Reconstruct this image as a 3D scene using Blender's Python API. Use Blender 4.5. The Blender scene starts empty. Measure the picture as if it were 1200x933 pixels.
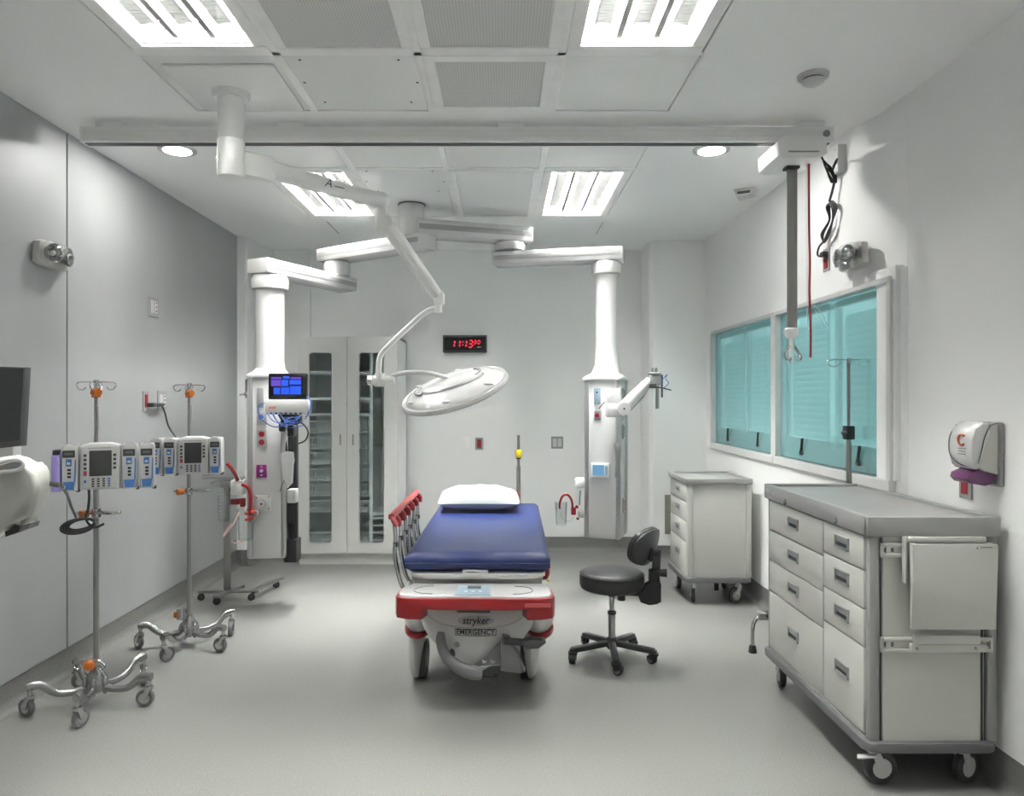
import bpy, bmesh, math, random
from mathutils import Vector, Matrix
random.seed(7)
PI = math.pi
R = math.radians
scn = bpy.context.scene
COL = scn.collection

# ---------------------------------------------------------------- camera, world, exposure
EYE, CEIL, F = 1.5, 2.94, 845.0
cd = bpy.data.cameras.new('camera')
cam = bpy.data.objects.new('camera', cd)
COL.objects.link(cam)
cam.location = (0, 0, EYE)
cam.rotation_euler = (R(90), 0, 0)
cd.sensor_width = 36
cd.lens = F / 1200 * 36
cd.shift_x = 0.01
cd.shift_y = -0.0005
cd.clip_start = 0.02
scn.camera = cam
w = bpy.data.worlds.new('world')
scn.world = w
w.use_nodes = True
w.node_tree.nodes['Background'].inputs[0].default_value = (.8, .85, .9, 1)
w.node_tree.nodes['Background'].inputs[1].default_value = 0.3
scn.view_settings.view_transform = 'Standard'
scn.view_settings.look = 'None'
scn.view_settings.gamma = 1
scn.view_settings.exposure = 1.42
scn.view_settings.use_curve_mapping = False
TUBE_POWER = 340.0
DOWN_POWER = 90.0
scn.cycles.max_bounces = 12
scn.cycles.diffuse_bounces = 7
scn.cycles.transparent_max_bounces = 16

la = bpy.data.lights.new('blind_backlight', 'AREA')       # added unseen area light that makes the blind slats glow
la.shape = 'RECTANGLE'
la.size, la.size_y = 1.3, 3.1
la.energy = 9
la.color = (.93, 1, 1)
lo = bpy.data.objects.new('blind_backlight', la)
lo.location = (2.26, 4.95, 1.65)
lo.rotation_euler = (0, R(90), 0)
COL.objects.link(lo)

def at(px, py, Y):
    """world point seen at photo pixel (px, py) at depth Y"""
    return Vector(((px - 588) * Y / F, Y, EYE - (py - 466) * Y / F))

# ---------------------------------------------------------------- materials
def mat(name, col, rough=.5, metal=0, noise=.04, scale=8, bump=0, bscale=200, spec=.5, coat=0, aniso=None, emit=None, estr=1, stretch=None):
    m = bpy.data.materials.new(name)
    m.use_nodes = True
    nt = m.node_tree
    b = nt.nodes['Principled BSDF']
    tc = nt.nodes.new('ShaderNodeTexCoord')
    mp = nt.nodes.new('ShaderNodeMapping')
    nt.links.new(tc.outputs['Object'], mp.inputs[0])
    if stretch:
        mp.inputs['Scale'].default_value = stretch
    nz = nt.nodes.new('ShaderNodeTexNoise')
    nz.inputs['Scale'].default_value = scale
    nz.inputs['Detail'].default_value = 4
    nt.links.new(mp.outputs[0], nz.inputs['Vector'])
    rp = nt.nodes.new('ShaderNodeMapRange')
    rp.inputs['To Min'].default_value = 1 - noise
    rp.inputs['To Max'].default_value = 1 + noise
    rp.inputs['From Min'].default_value = .3
    rp.inputs['From Max'].default_value = .7
    nt.links.new(nz.outputs['Fac'], rp.inputs['Value'])
    mx = nt.nodes.new('ShaderNodeMix')
    mx.data_type = 'RGBA'
    mx.blend_type = 'MULTIPLY'
    mx.inputs[0].default_value = 1
    mx.inputs[6].default_value = (*col, 1)
    nt.links.new(rp.outputs[0], mx.inputs[7])
    nt.links.new(mx.outputs[2], b.inputs['Base Color'])
    b.inputs['Roughness'].default_value = rough
    b.inputs['Metallic'].default_value = metal
    b.inputs['Specular IOR Level'].default_value = spec
    if coat:
        b.inputs['Coat Weight'].default_value = coat
        b.inputs['Coat Roughness'].default_value = .1
    if bump:
        n2 = nt.nodes.new('ShaderNodeTexNoise')
        n2.inputs['Scale'].default_value = bscale
        nt.links.new(mp.outputs[0], n2.inputs['Vector'])
        bp = nt.nodes.new('ShaderNodeBump')
        bp.inputs['Strength'].default_value = bump
        bp.inputs['Distance'].default_value = .002
        nt.links.new(n2.outputs['Fac'], bp.inputs['Height'])
        nt.links.new(bp.outputs[0], b.inputs['Normal'])
    if emit:
        b.inputs['Emission Color'].default_value = (*emit, 1)
        b.inputs['Emission Strength'].default_value = estr
    return m

def glassy(name, tint, refl=.08, rough=.03, film=None, ffac=0.0):
    """thin clear sheet: tinted transparency under a fresnel gloss"""
    m = bpy.data.materials.new(name)
    m.use_nodes = True
    nt = m.node_tree
    nt.nodes.remove(nt.nodes['Principled BSDF'])
    out = nt.nodes['Material Output']
    tr = nt.nodes.new('ShaderNodeBsdfTransparent')
    nz = nt.nodes.new('ShaderNodeTexNoise')
    nz.inputs['Scale'].default_value = 3
    mr = nt.nodes.new('ShaderNodeMapRange')
    mr.inputs['To Min'].default_value = .96
    mr.inputs['To Max'].default_value = 1.0
    nt.links.new(nz.outputs['Fac'], mr.inputs['Value'])
    mx = nt.nodes.new('ShaderNodeMix')
    mx.data_type = 'RGBA'
    mx.blend_type = 'MULTIPLY'
    mx.inputs[0].default_value = 1
    mx.inputs[6].default_value = (*tint, 1)
    nt.links.new(mr.outputs[0], mx.inputs[7])
    nt.links.new(mx.outputs[2], tr.inputs['Color'])
    gl = nt.nodes.new('ShaderNodeBsdfGlossy')
    gl.inputs['Roughness'].default_value = rough
    fr = nt.nodes.new('ShaderNodeLayerWeight')
    fr.inputs['Blend'].default_value = .25
    mp = nt.nodes.new('ShaderNodeMapRange')
    mp.inputs['To Min'].default_value = refl
    mp.inputs['To Max'].default_value = min(1, refl + .35)
    nt.links.new(fr.outputs['Fresnel'], mp.inputs['Value'])
    ms = nt.nodes.new('ShaderNodeMixShader')
    nt.links.new(mp.outputs[0], ms.inputs[0])
    if film:
        df = nt.nodes.new('ShaderNodeBsdfDiffuse')
        df.inputs['Color'].default_value = (*film, 1)
        m2 = nt.nodes.new('ShaderNodeMixShader')
        m2.inputs[0].default_value = ffac
        nt.links.new(tr.outputs[0], m2.inputs[1])
        nt.links.new(df.outputs[0], m2.inputs[2])
        nt.links.new(m2.outputs[0], ms.inputs[1])
    else:
        nt.links.new(tr.outputs[0], ms.inputs[1])
    nt.links.new(gl.outputs[0], ms.inputs[2])
    nt.links.new(ms.outputs[0], out.inputs[0])
    return m

def speckle(name, c1, c2, rough=.3):
    m = mat(name, c1, rough, noise=.05, scale=1.3)
    nt = m.node_tree
    b = nt.nodes['Principled BSDF']
    v = nt.nodes.new('ShaderNodeTexNoise')
    v.inputs['Scale'].default_value = 160
    v.inputs['Detail'].default_value = 2
    tc = nt.nodes['Texture Coordinate']
    nt.links.new(tc.outputs['Object'], v.inputs['Vector'])
    r = nt.nodes.new('ShaderNodeMapRange')
    r.inputs['From Min'].default_value = .35
    r.inputs['From Max'].default_value = .65
    nt.links.new(v.outputs['Fac'], r.inputs['Value'])
    mx = nt.nodes.new('ShaderNodeMix')
    mx.data_type = 'RGBA'
    old = b.inputs['Base Color'].links[0].from_socket
    nt.links.new(r.outputs[0], mx.inputs[0])
    nt.links.new(old, mx.inputs[6])
    mx.inputs[7].default_value = (*c2, 1)
    nt.links.new(mx.outputs[2], b.inputs['Base Color'])
    rr = nt.nodes.new('ShaderNodeMapRange')
    rr.inputs['To Min'].default_value = rough - .05
    rr.inputs['To Max'].default_value = rough + .12
    nt.links.new(v.outputs['Fac'], rr.inputs['Value'])
    nt.links.new(rr.outputs[0], b.inputs['Roughness'])
    return m

def perforated(name, col, hole, pitch):
    m = mat(name, col, .5)
    nt = m.node_tree
    b = nt.nodes['Principled BSDF']
    tc = nt.nodes['Texture Coordinate']
    v = nt.nodes.new('ShaderNodeTexVoronoi')
    v.inputs['Randomness'].default_value = 0
    v.inputs['Scale'].default_value = 1 / pitch
    nt.links.new(tc.outputs['Object'], v.inputs['Vector'])
    r = nt.nodes.new('ShaderNodeMapRange')
    r.inputs['From Min'].default_value = .28
    r.inputs['From Max'].default_value = .36
    nt.links.new(v.outputs['Distance'], r.inputs['Value'])
    mx = nt.nodes.new('ShaderNodeMix')
    mx.data_type = 'RGBA'
    mx.inputs[6].default_value = (*hole, 1)
    mx.inputs[7].default_value = (*col, 1)
    nt.links.new(r.outputs[0], mx.inputs[0])
    nt.links.new(mx.outputs[2], b.inputs['Base Color'])
    return m

def lightmat(name, col, s):
    return mat(name, (.9, .9, .9), .4, emit=col, estr=s)

M = dict(
    wall=mat('white_wall_panel', (.84, .845, .84), .35, noise=.012, scale=1.2),
    wallgrey=mat('grey_metal_panel', (.38, .39, .395), .5, metal=.12, noise=.06, scale=1.6, stretch=(1, 1, .35)),
    seam=mat('dark_seam', (.1, .1, .1), .7),
    ceil=mat('ceiling_paint', (.92, .925, .92), .45, noise=.015, scale=1),
    tile=mat('glossy_ceiling_tile', (.89, .90, .89), .16, noise=.02, scale=2),
    grid=mat('ceiling_grid_white', (.91, .91, .90), .4),
    perf=perforated('perforated_metal', (.66, .66, .65), (.36, .36, .36), .012),
    floor=speckle('vinyl_floor', (.235, .235, .225), (.175, .175, .168), .30),
    cove=speckle('cove_vinyl', (.20, .20, .192), (.155, .155, .15), .4),
    white=mat('white_plastic', (.58, .58, .575), .32, noise=.01),
    whitelift=mat('lightened_white_enamel', (.88, .88, .875), .3, noise=.01),  # white lightened to offset dim light near the ceiling; also on outlet plates
    whitegloss=mat('white_gloss_enamel', (.54, .54, .54), .18, noise=.01, coat=.3),
    powder=mat('white_powder_coat', (.52, .52, .49), .38, noise=.012),
    cabinet=mat('cabinet_white', (.68, .68, .66), .4, noise=.012),
    offwhite=mat('cream_grey_plastic', (.55, .55, .52), .35, noise=.01),
    lgrey=mat('light_grey_plastic', (.30, .30, .297), .38, noise=.02),
    mgrey=mat('mid_grey_plastic', (.13, .13, .135), .4, noise=.03),
    dgrey=mat('dark_grey_plastic', (.045, .047, .048), .45),
    black=mat('black_rubber', (.018, .018, .02), .5, bump=.1),
    blackgloss=mat('black_glass', (.012, .013, .015), .12, noise=.01),
    vinyl=mat('charcoal_vinyl', (.028, .028, .029), .42, bump=.15, bscale=500),
    alu=mat('anodised_aluminium', (.50, .51, .52), .34, metal=.85, stretch=(1, 1, .1)),
    chrome=mat('chrome', (.55, .55, .55), .14, metal=1, noise=.02),
    steel=mat('brushed_steel', (.36, .355, .34), .3, metal=1, noise=.05, stretch=(1, 1, .1)),
    cast=mat('polished_cast_aluminium', (.40, .40, .40), .24, metal=1, noise=.05),
    red=mat('red_plastic', (.24, .008, .012), .3),
    redpale=mat('faded_red_grip', (.38, .06, .06), .35),
    cord=mat('red_cord', (.45, .02, .03), .5),
    orange=mat('orange_plastic', (.50, .13, .01), .35),
    yellow=mat('yellow_plastic', (.60, .48, .02), .35),
    blue=mat('blue_vinyl_mattress', (.010, .020, .095), .36, noise=.05, scale=5, bump=.25, bscale=35),
    pumpblue=mat('pump_blue_label', (.05, .16, .42), .4),
    purple=mat('purple_plastic', (.12, .035, .11), .35),
    lilac=mat('lilac_side_panel', (.33, .27, .62), .4),
    magenta=mat('magenta_outlet', (.22, .01, .16), .45),
    pillow=mat('white_pillow_cloth', (.37, .395, .395), .6, noise=.015, scale=12, bump=.5, bscale=30),
    teal=glassy('teal_glass', (.66, .90, .91), .07, .02, (.40, .62, .64), .34),
    cabglass=glassy('cabinet_glass', (.96, .99, .99), .03, .03),
    clear=glassy('clear_plastic', (.97, .98, .98), .05, .06),
    lens=glassy('clear_lamp_lens', (.93, .94, .93), .12, .1),
    light_lifted=mat('light_lifted_interior', (.92, .93, .93), .4),  # lightened white standing in for missing light inside the glass cabinet
    slat=mat('blind_slat_white', (.86, .90, .90), .5),
    screenblue=mat('blue_screen', (.01, .02, .1), .2, emit=(.02, .09, .75), estr=.45),
    screenviolet=mat('violet_screen_tile', (.05, .02, .1), .2, emit=(.10, .06, .50), estr=.4),
    screenteal=mat('pale_blue_display', (.08, .2, .35), .3, emit=(.15, .3, .45), estr=.15),
    led=mat('red_led', (.3, 0, .01), .3, emit=(1, .02, .05), estr=.6),
    redlcd=mat('lcd_grey', (.12, .14, .13), .3),
    panelblue=mat('grey_blue_panel', (.22, .30, .36), .35),
    tube=lightmat('lamp_tube', (1, .985, .96), TUBE_POWER),
    tube_far=lightmat('lamp_tube_far', (1, .99, .97), TUBE_POWER*2.2),
    tube_rear=lightmat('lamp_tube_rear', (1, .985, .96), TUBE_POWER*.8),
    down=lightmat('downlight_glow', (1, .98, .94), DOWN_POWER),
    louvre=mat('grey_louvre', (.05, .05, .05), .6, spec=.1),
    reflector=mat('troffer_reflector', (.85, .85, .84), .3),
    yellowpaper=mat('yellow_paper', (.65, .6, .25), .7),
    cablue=mat('blue_cable', (.06, .14, .45), .4),
    copper=mat('brass_fitting', (.5, .38, .2), .35, metal=.8),
)

def translucent(name, col, k):
    m = mat(name, col, .5)
    nt = m.node_tree
    b = nt.nodes['Principled BSDF']
    tl = nt.nodes.new('ShaderNodeBsdfTranslucent')
    tl.inputs['Color'].default_value = (*col, 1)
    ms = nt.nodes.new('ShaderNodeMixShader')
    ms.inputs[0].default_value = k
    nt.links.new(b.outputs[0], ms.inputs[1])
    nt.links.new(tl.outputs[0], ms.inputs[2])
    nt.links.new(ms.outputs[0], nt.nodes['Material Output'].inputs[0])
    return m
M['blind'] = translucent('blind_slat', (.84, .90, .90), .45)

# ---------------------------------------------------------------- mesh builder
class MB:
    def __init__(s):
        s.b = bmesh.new()

    def _join(s, vs, faces):
        v = [s.b.verts.new(p) for p in vs]
        out = []
        for f in faces:
            try:
                out.append(s.b.faces.new([v[i] for i in f]))
            except ValueError:
                pass
        return v, out

    def box(s, x0, x1, y0, y1, z0, z1, bev=0, mtx=None, seg=2):
        x0, x1 = min(x0, x1), max(x0, x1)
        y0, y1 = min(y0, y1), max(y0, y1)
        z0, z1 = min(z0, z1), max(z0, z1)
        v, f = s._join([(x0, y0, z0), (x1, y0, z0), (x1, y1, z0), (x0, y1, z0), (x0, y0, z1), (x1, y0, z1), (x1, y1, z1), (x0, y1, z1)],
                       [(0, 3, 2, 1), (4, 5, 6, 7), (0, 1, 5, 4), (1, 2, 6, 5), (2, 3, 7, 6), (3, 0, 4, 7)])
        if bev:
            es = list({e for q in f for e in q.edges})
            r = bmesh.ops.bevel(s.b, geom=es, offset=bev, segments=seg, affect='EDGES', profile=.5)
            v = list(set(r['verts']) | {x for x in v if x.is_valid})
            v = list({x for q in r['faces'] for x in q.verts} | {x for x in v if x.is_valid})
        if mtx:
            for x in v:
                x.co = mtx @ x.co
        return s

    def cbox(s, c, d, bev=0, rot=None, seg=2):
        m = Matrix.Translation(c)
        if rot is not None:
            m = m @ rot
        return s.box(-d[0]/2, d[0]/2, -d[1]/2, d[1]/2, -d[2]/2, d[2]/2, bev, m, seg)

    def beam(s, p0, p1, wd, ht, bev=0):
        """box bar from p0 to p1, wd across horizontally, ht tall"""
        p0, p1 = Vector(p0), Vector(p1)
        d = p1 - p0
        L = d.length
        x = d.normalized()
        up = Vector((0, 0, 1)) if abs(x.z) < .95 else Vector((0, 1, 0))
        y = up.cross(x).normalized()
        z = x.cross(y)
        m = Matrix((x, y, z)).transposed().to_4x4()
        m.translation = (p0 + p1) / 2
        return s.box(-L/2, L/2, -wd/2, wd/2, -ht/2, ht/2, bev, m)

    def cyl(s, p0, p1, r0, r1=None, n=20, cap=True):
        r1 = r0 if r1 is None else r1
        p0, p1 = Vector(p0), Vector(p1)
        d = (p1 - p0).normalized()
        a = d.orthogonal().normalized()
        b = d.cross(a)
        vs = []
        for p, r in ((p0, r0), (p1, r1)):
            for i in range(n):
                t = 2*PI*i/n
                vs.append(p + (a*math.cos(t) + b*math.sin(t))*r)
        fs = [(i, (i+1) % n, n+(i+1) % n, n+i) for i in range(n)]
        if cap:
            fs += [tuple(range(n-1, -1, -1)), tuple(range(n, 2*n))]
        s._join(vs, fs)
        return s

    def lathe(s, prof, c=(0, 0, 0), n=28, rot=None):
        """prof: (r, z) pairs turned about local z at c"""
        m = Matrix.Translation(c)
        if rot is not None:
            m = m @ rot
        vs, fs = [], []
        for r, z in prof:
            r = max(r, 1e-4)
            for i in range(n):
                t = 2*PI*i/n
                vs.append(m @ Vector((r*math.cos(t), r*math.sin(t), z)))
        for k in range(len(prof)-1):
            for i in range(n):
                fs.append((k*n+i, k*n+(i+1) % n, (k+1)*n+(i+1) % n, (k+1)*n+i))
        fs.append(tuple(range(n-1, -1, -1)))
        fs.append(tuple((len(prof)-1)*n+i for i in range(n)))
        s._join(vs, fs)
        return s

    def tube(s, pts, r, n=10, smooth=0, closed=False, flat=1.0, radii=None):
        pts = [Vector(p) for p in pts]
        if smooth:
            q, rr = [], []
            N = len(pts)
            rng = N if closed else N-1
            for i in range(rng):
                g = (lambda k: pts[k % N]) if closed else (lambda k: pts[max(0, min(N-1, k))])
                p0, p1, p2, p3 = g(i-1), g(i), g(i+1), g(i+2)
                for j in range(smooth):
                    t = j/smooth
                    q.append(.5*((2*p1) + (p2-p0)*t + (2*p0-5*p1+4*p2-p3)*t*t + (3*p1-p0-3*p2+p3)*t**3))
                    if radii:
                        rr.append(radii[i]*(1-t) + radii[(i+1) % N]*t)
            if not closed:
                q.append(pts[-1])
                if radii:
                    rr.append(radii[-1])
            pts = q
            if radii:
                radii = rr
        N = len(pts)
        vs, fs = [], []
        nrm = None
        for i, p in enumerate(pts):
            a = pts[(i-1) % N] if (i or closed) else p
            b = pts[(i+1) % N] if (i < N-1 or closed) else p
            d = (b-a)
            if d.length < 1e-9:
                d = Vector((0, 0, 1))
            d.normalize()
            if nrm is None:
                nrm = d.cross(Vector((0, 0, 1)))
                if nrm.length < .1:
                    nrm = d.cross(Vector((0, 1, 0)))
                nrm.normalize()
            else:
                nrm = (nrm - d*nrm.dot(d))
                if nrm.length < 1e-6:
                    nrm = d.orthogonal()
                nrm.normalize()
            bn = d.cross(nrm)
            rad = radii[i] if radii else r
            for k in range(n):
                t = 2*PI*k/n
                vs.append(p + (nrm*math.cos(t) + bn*math.sin(t)*flat)*rad)
        for i in range(N if closed else N-1):
            j = (i+1) % N
            for k in range(n):
                fs.append((i*n+k, i*n+(k+1) % n, j*n+(k+1) % n, j*n+k))
        if not closed:
            fs.append(tuple(range(n-1, -1, -1)))
            fs.append(tuple((N-1)*n+k for k in range(n)))
        s._join(vs, fs)
        return s

    def prism(s, poly, a0, a1, axis='y', bev=0, mtx=None, seg=2):
        """poly in the two other axes, extruded along axis from a0 to a1"""
        def mk(u, v, a):
            p = {'y': (u, a, v), 'x': (a, u, v), 'z': (u, v, a)}[axis]
            return (mtx @ Vector(p)) if mtx else Vector(p)
        n = len(poly)
        vs = [mk(u, v, a0) for u, v in poly] + [mk(u, v, a1) for u, v in poly]
        fs = [(i, (i+1) % n, n+(i+1) % n, n+i) for i in range(n)] + [tuple(range(n-1, -1, -1)), tuple(range(n, 2*n))]
        v, f = s._join(vs, fs)
        if bev:
            es = list({e for q in f[-2:] for e in q.edges})
            bmesh.ops.bevel(s.b, geom=es, offset=bev, segments=seg, affect='EDGES', profile=.5)
        return s

    def ellip(s, c, rx, ry, rz, n=20, m=12, rot=None, zmin=-1, zmax=1):
        vs, fs = [], []
        mt = Matrix.Translation(c)
        if rot is not None:
            mt = mt @ rot
        for j in range(m+1):
            zz = zmin + (zmax-zmin)*j/m if (zmin > -1 or zmax < 1) else -math.cos(PI*j/m)
            rr = math.sqrt(max(0, 1-zz*zz))
            rr = max(rr, 1e-3)
            for i in range(n):
                t = 2*PI*i/n
                vs.append(mt @ Vector((rx*rr*math.cos(t), ry*rr*math.sin(t), rz*zz)))
        for j in range(m):
            for i in range(n):
                fs.append((j*n+i, j*n+(i+1) % n, (j+1)*n+(i+1) % n, (j+1)*n+i))
        fs.append(tuple(range(n-1, -1, -1)))
        fs.append(tuple(m*n+i for i in range(n)))
        s._join(vs, fs)
        return s

    def build(s, name, m, parent=None, sharp=35, kind=None, label=None):
        b = s.b
        bmesh.ops.recalc_face_normals(b, faces=b.faces)
        if parent is not None:
            r = parent
            while r.parent:
                r = r.parent
            inv = (Matrix.Translation(r.location) @ r.rotation_euler.to_matrix().to_4x4()).inverted()
            for v in b.verts:
                v.co = inv @ v.co
        me = bpy.data.meshes.new(name)
        for f in b.faces:
            f.smooth = True
        for e in b.edges:
            if len(e.link_faces) == 2 and e.calc_face_angle(0) > R(sharp):
                e.smooth = False
        b.to_mesh(me)
        b.free()
        me.materials.append(M[m] if isinstance(m, str) else m)
        o = bpy.data.objects.new(name, me)
        COL.objects.link(o)
        if parent is not None:
            o.parent = parent
        if kind:
            o['kind'] = kind
        if label:
            o['label'] = label
        return o

def thing(name, label, cat, loc=(0, 0, 0), rz=0, group=None):
    o = bpy.data.objects.new(name, None)
    o.empty_display_size = .05
    o.location = loc
    o.rotation_euler = (0, 0, rz)
    COL.objects.link(o)
    o['label'] = label
    o['category'] = cat
    if group:
        o['group'] = group
    return o

def solo(mb, name, m, label, cat, group=None, loc=None):
    o = mb.build(name, m)
    if loc is not None:
        for v in o.data.vertices:
            v.co -= Vector(loc)
        o.location = loc
    o['label'] = label
    o['category'] = cat
    if group:
        o['group'] = group
    return o

def struct(mb, name, m, parent=None):
    return mb.build(name, m, parent, kind=None if parent else 'structure')

def sroot(name, loc=(0, 0, 0)):
    o = bpy.data.objects.new(name, None)
    o.empty_display_size = .05
    o.location = loc
    COL.objects.link(o)
    o['kind'] = 'structure'
    return o

def copy_tree(o, label=None, loc=None, rz=None, parent=None):
    c = o.copy()
    COL.objects.link(c)
    if parent:
        c.parent = parent
    if label:
        c['label'] = label
    if loc is not None:
        c.location = loc
    if rz is not None:
        c.rotation_euler = (0, 0, rz)
    for ch in list(o.children):
        copy_tree(ch, parent=c)
    return c

def piece(src, parent, loc):
    """another copy of a small repeated part, sharing its mesh"""
    c = src.copy()
    COL.objects.link(c)
    c.parent = parent
    c.location = loc
    return c

def rrect(x0, x1, y0, y1, r, n=5):
    pts = []
    for cx, cy, a in ((x1-r, y0+r, -90), (x1-r, y1-r, 0), (x0+r, y1-r, 90), (x0+r, y0+r, 180)):
        for i in range(n+1):
            t = R(a + 90*i/n)
            pts.append((cx + r*math.cos(t), cy + r*math.sin(t)))
    return pts

def text(name, body, size, mtx, m, parent, ext=.0006, spacing=1.0, shear=0, bold=0):
    cu = bpy.data.curves.new(name, 'FONT')
    cu.body = body
    cu.size = size
    cu.extrude = ext
    cu.offset = bold
    cu.align_x = 'CENTER'
    cu.align_y = 'CENTER'
    cu.space_character = spacing
    cu.shear = shear
    tmp = bpy.data.objects.new('tmp', cu)
    COL.objects.link(tmp)
    dg = bpy.context.evaluated_depsgraph_get()
    me = bpy.data.meshes.new_from_object(tmp.evaluated_get(dg))
    bpy.data.objects.remove(tmp)
    r = parent
    while r.parent:
        r = r.parent
    inv = (Matrix.Translation(r.location) @ r.rotation_euler.to_matrix().to_4x4()).inverted()
    me.transform(inv @ mtx)
    me.materials.clear()
    me.materials.append(M[m])
    me.name = name
    o = bpy.data.objects.new(name, me)
    COL.objects.link(o)
    o.parent = parent
    return o

FRONT = Matrix.Rotation(R(90), 4, 'X')       # text facing -Y

def ring_frame(mb, x0, x1, z0, z1, hx0, hx1, hz0, hz1, r, a0, a1, axis='y'):
    """plate with a rounded opening, in the plane across `axis`"""
    n = 5
    inner = rrect(hx0, hx1, hz0, hz1, r, n)
    outer = []
    k = n+1
    for q, (cx, cz) in enumerate(((x1, z0), (x1, z1), (x0, z1), (x0, z0))):
        outer += [(cx, cz)]*k
    # spread outer points a little along edges to stay valid: build quads/tris directly
    def mk(u, v, a):
        return {'y': Vector((u, a, v)), 'x': Vector((a, u, v))}[axis]
    b = mb.b
    N = len(inner)
    co = [(x1, z0), (x1, z1), (x0, z1), (x0, z0)]
    for a in (a0, a1):
        pass
    iv = [[b.verts.new(mk(u, v, a)) for u, v in inner] for a in (a0, a1)]
    ov = [[b.verts.new(mk(u, v, a)) for u, v in co] for a in (a0, a1)]
    for s_ in (0, 1):
        for q in range(4):
            for i in range(n):
                b.faces.new((iv[s_][q*k+i], iv[s_][q*k+i+1], ov[s_][q]))
            j = ((q+1) % 4)
            b.faces.new((iv[s_][q*k+n], iv[s_][j*k], ov[s_][j], ov[s_][q]))
    for i in range(N):
        j = (i+1) % N
        b.faces.new((iv[0][i], iv[0][j], iv[1][j], iv[1][i]))
    for i in range(4):
        j = (i+1) % 4
        b.faces.new((ov[0][i], ov[0][j], ov[1][j], ov[1][i]))
    return mb

# ================================================================ THE SETTING
YB = -1.3                                     # rear wall behind the camera
XL, XR, XN = -2.36, 1.88, 1.925               # left wall, right wall, nearer right wall
BH = .14
struct(MB().box(-2.75, 2.3, YB-.2, 7.3, -.1, 0), 'floor', 'floor')

# left wall: tall metal panels with a dark seam
wl = sroot('wall_left', (XL, 0, 0))
struct(MB().box(-2.72, XL-.025, YB, 7.2, 0, CEIL+.15), 'wall_body', 'seam', wl)
for i, (a, b) in enumerate(((YB, 1.30), (1.31, 3.91), (3.922, 6.43))):
    MB().box(XL-.03, XL, a, b, BH, CEIL, .002, seg=1).build('wall_panel', 'wallgrey', wl)

# back wall, with the return beside the left wall and the step at the right
wb = struct(MB().box(-2.72, 1.42, 7.04, 7.2, 0, CEIL+.15), 'wall_back', 'wall')
struct(MB().prism([(XL-.03, 6.43), (-2.29, 6.43), (-2.275, 6.45), (-2.265, 6.9), (-2.22, 7.05), (XL-.03, 7.05)], BH, CEIL, 'z'), 'trim_1', 'wall')
struct(MB().prism([(-1.995, 7.05), (-1.995, 6.995), (-1.86, 6.995), (-1.86, 7.05)], BH, CEIL, 'z'), 'trim_2', 'wall')
struct(MB().prism([(1.36, 7.06), (1.36, 6.66), (1.39, 6.62), (2.05, 6.62), (2.05, 7.06)], BH, CEIL, 'z'), 'trim_3', 'wall')

# right wall with two window openings
WY = ((3.50, 4.925), (5.0, 6.42))
WZ = (1.10, 2.065)
wr = sroot('wall_right', (XR, 0, 0))
mb = MB()
TH = .16
mb.box(XR, XR+TH, 3.62, 6.75, BH, WZ[0])
mb.box(XR, XR+TH, 3.86, 6.75, WZ[1], CEIL+.1)
mb.box(XR+.004, XR+TH, 3.45, 3.87, WZ[1], WZ[1]+.07)
mb.box(XR, XR+TH, 4.925, 5.0, WZ[0], WZ[1])
mb.box(XR, XR+TH, 6.42, 6.75, WZ[0], WZ[1])
mb.box(XR, XR+TH, 3.50, 3.62, BH, WZ[0])
mb.box(XR, XR+TH, 3.45, 3.50, WZ[0], WZ[1])
struct(mb, 'wall_body', 'wall', wr)
MB().box(XN, XN+.12, YB, 3.42, BH, CEIL, .002, seg=1).build('wall_panel', 'wall', wr)
MB().prism([(XN, 3.42), (XR+.002, 3.50), (XR+.002, 3.62), (XN+.12, 3.62), (XN+.12, 3.42)], BH, WZ[1]+.06, 'z').build('wall_panel', 'wall', wr)
MB().prism([(XN, 3.42), (XN-.006, 3.66), (XR-.002, 3.86), (XR-.002, 3.95), (XN+.12, 3.95), (XN+.12, 3.42)], WZ[1]+.06, CEIL, 'z').build('wall_panel', 'wall', wr)
struct(MB().box(XL-.3, XN+.3, YB-.12, YB, 0, CEIL+.1), 'wall_rear', 'wall')

# coved skirting of the floor vinyl
def cove(name, p0, p1, nx, ny):
    """p0-p1 run of wall foot; (nx, ny) points into the room"""
    prof = [(0, BH), (-.006, BH), (-.006, .05), (.0, .028), (.012, .012), (.03, .003), (.05, .0005), (.05, -.01), (-.05, -.01), (-.05, BH)]
    prof = [(0, BH), (.001, .05), (.008, .026), (.02, .010), (.04, .002), (.055, .0005), (.055, -.01), (-.05, -.01), (-.05, BH)]
    b = MB()
    vs = []
    for p in (p0, p1):
        for d, z in prof:
            vs.append((p[0]+nx*d, p[1]+ny*d, z))
    n = len(prof)
    b._join(vs, [(i, (i+1) % n, n+(i+1) % n, n+i) for i in range(n)] + [tuple(range(n)), tuple(range(n, 2*n))])
    struct(b, name, 'cove')
cove('baseboard_left', (XL-.006, YB), (XL-.006, 6.45), 1, 0)
cove('baseboard_back', (-2.3, 7.03), (1.38, 7.03), 0, -1)
cove('baseboard_corner', (-2.38, 6.44), (-2.28, 6.44), 0, -1)
cove('baseboard_return', (-2.27, 6.42), (-2.24, 7.04), 1, 0)
cove('baseboard_step', (1.37, 6.63), (1.95, 6.63), 0, -1)
cove('baseboard_right', (XR+.004, 3.48), (XR+.004, 6.7), -1, 0)
cove('baseboard_near', (XN+.004, YB), (XN+.004, 3.5), -1, 0)

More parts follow.
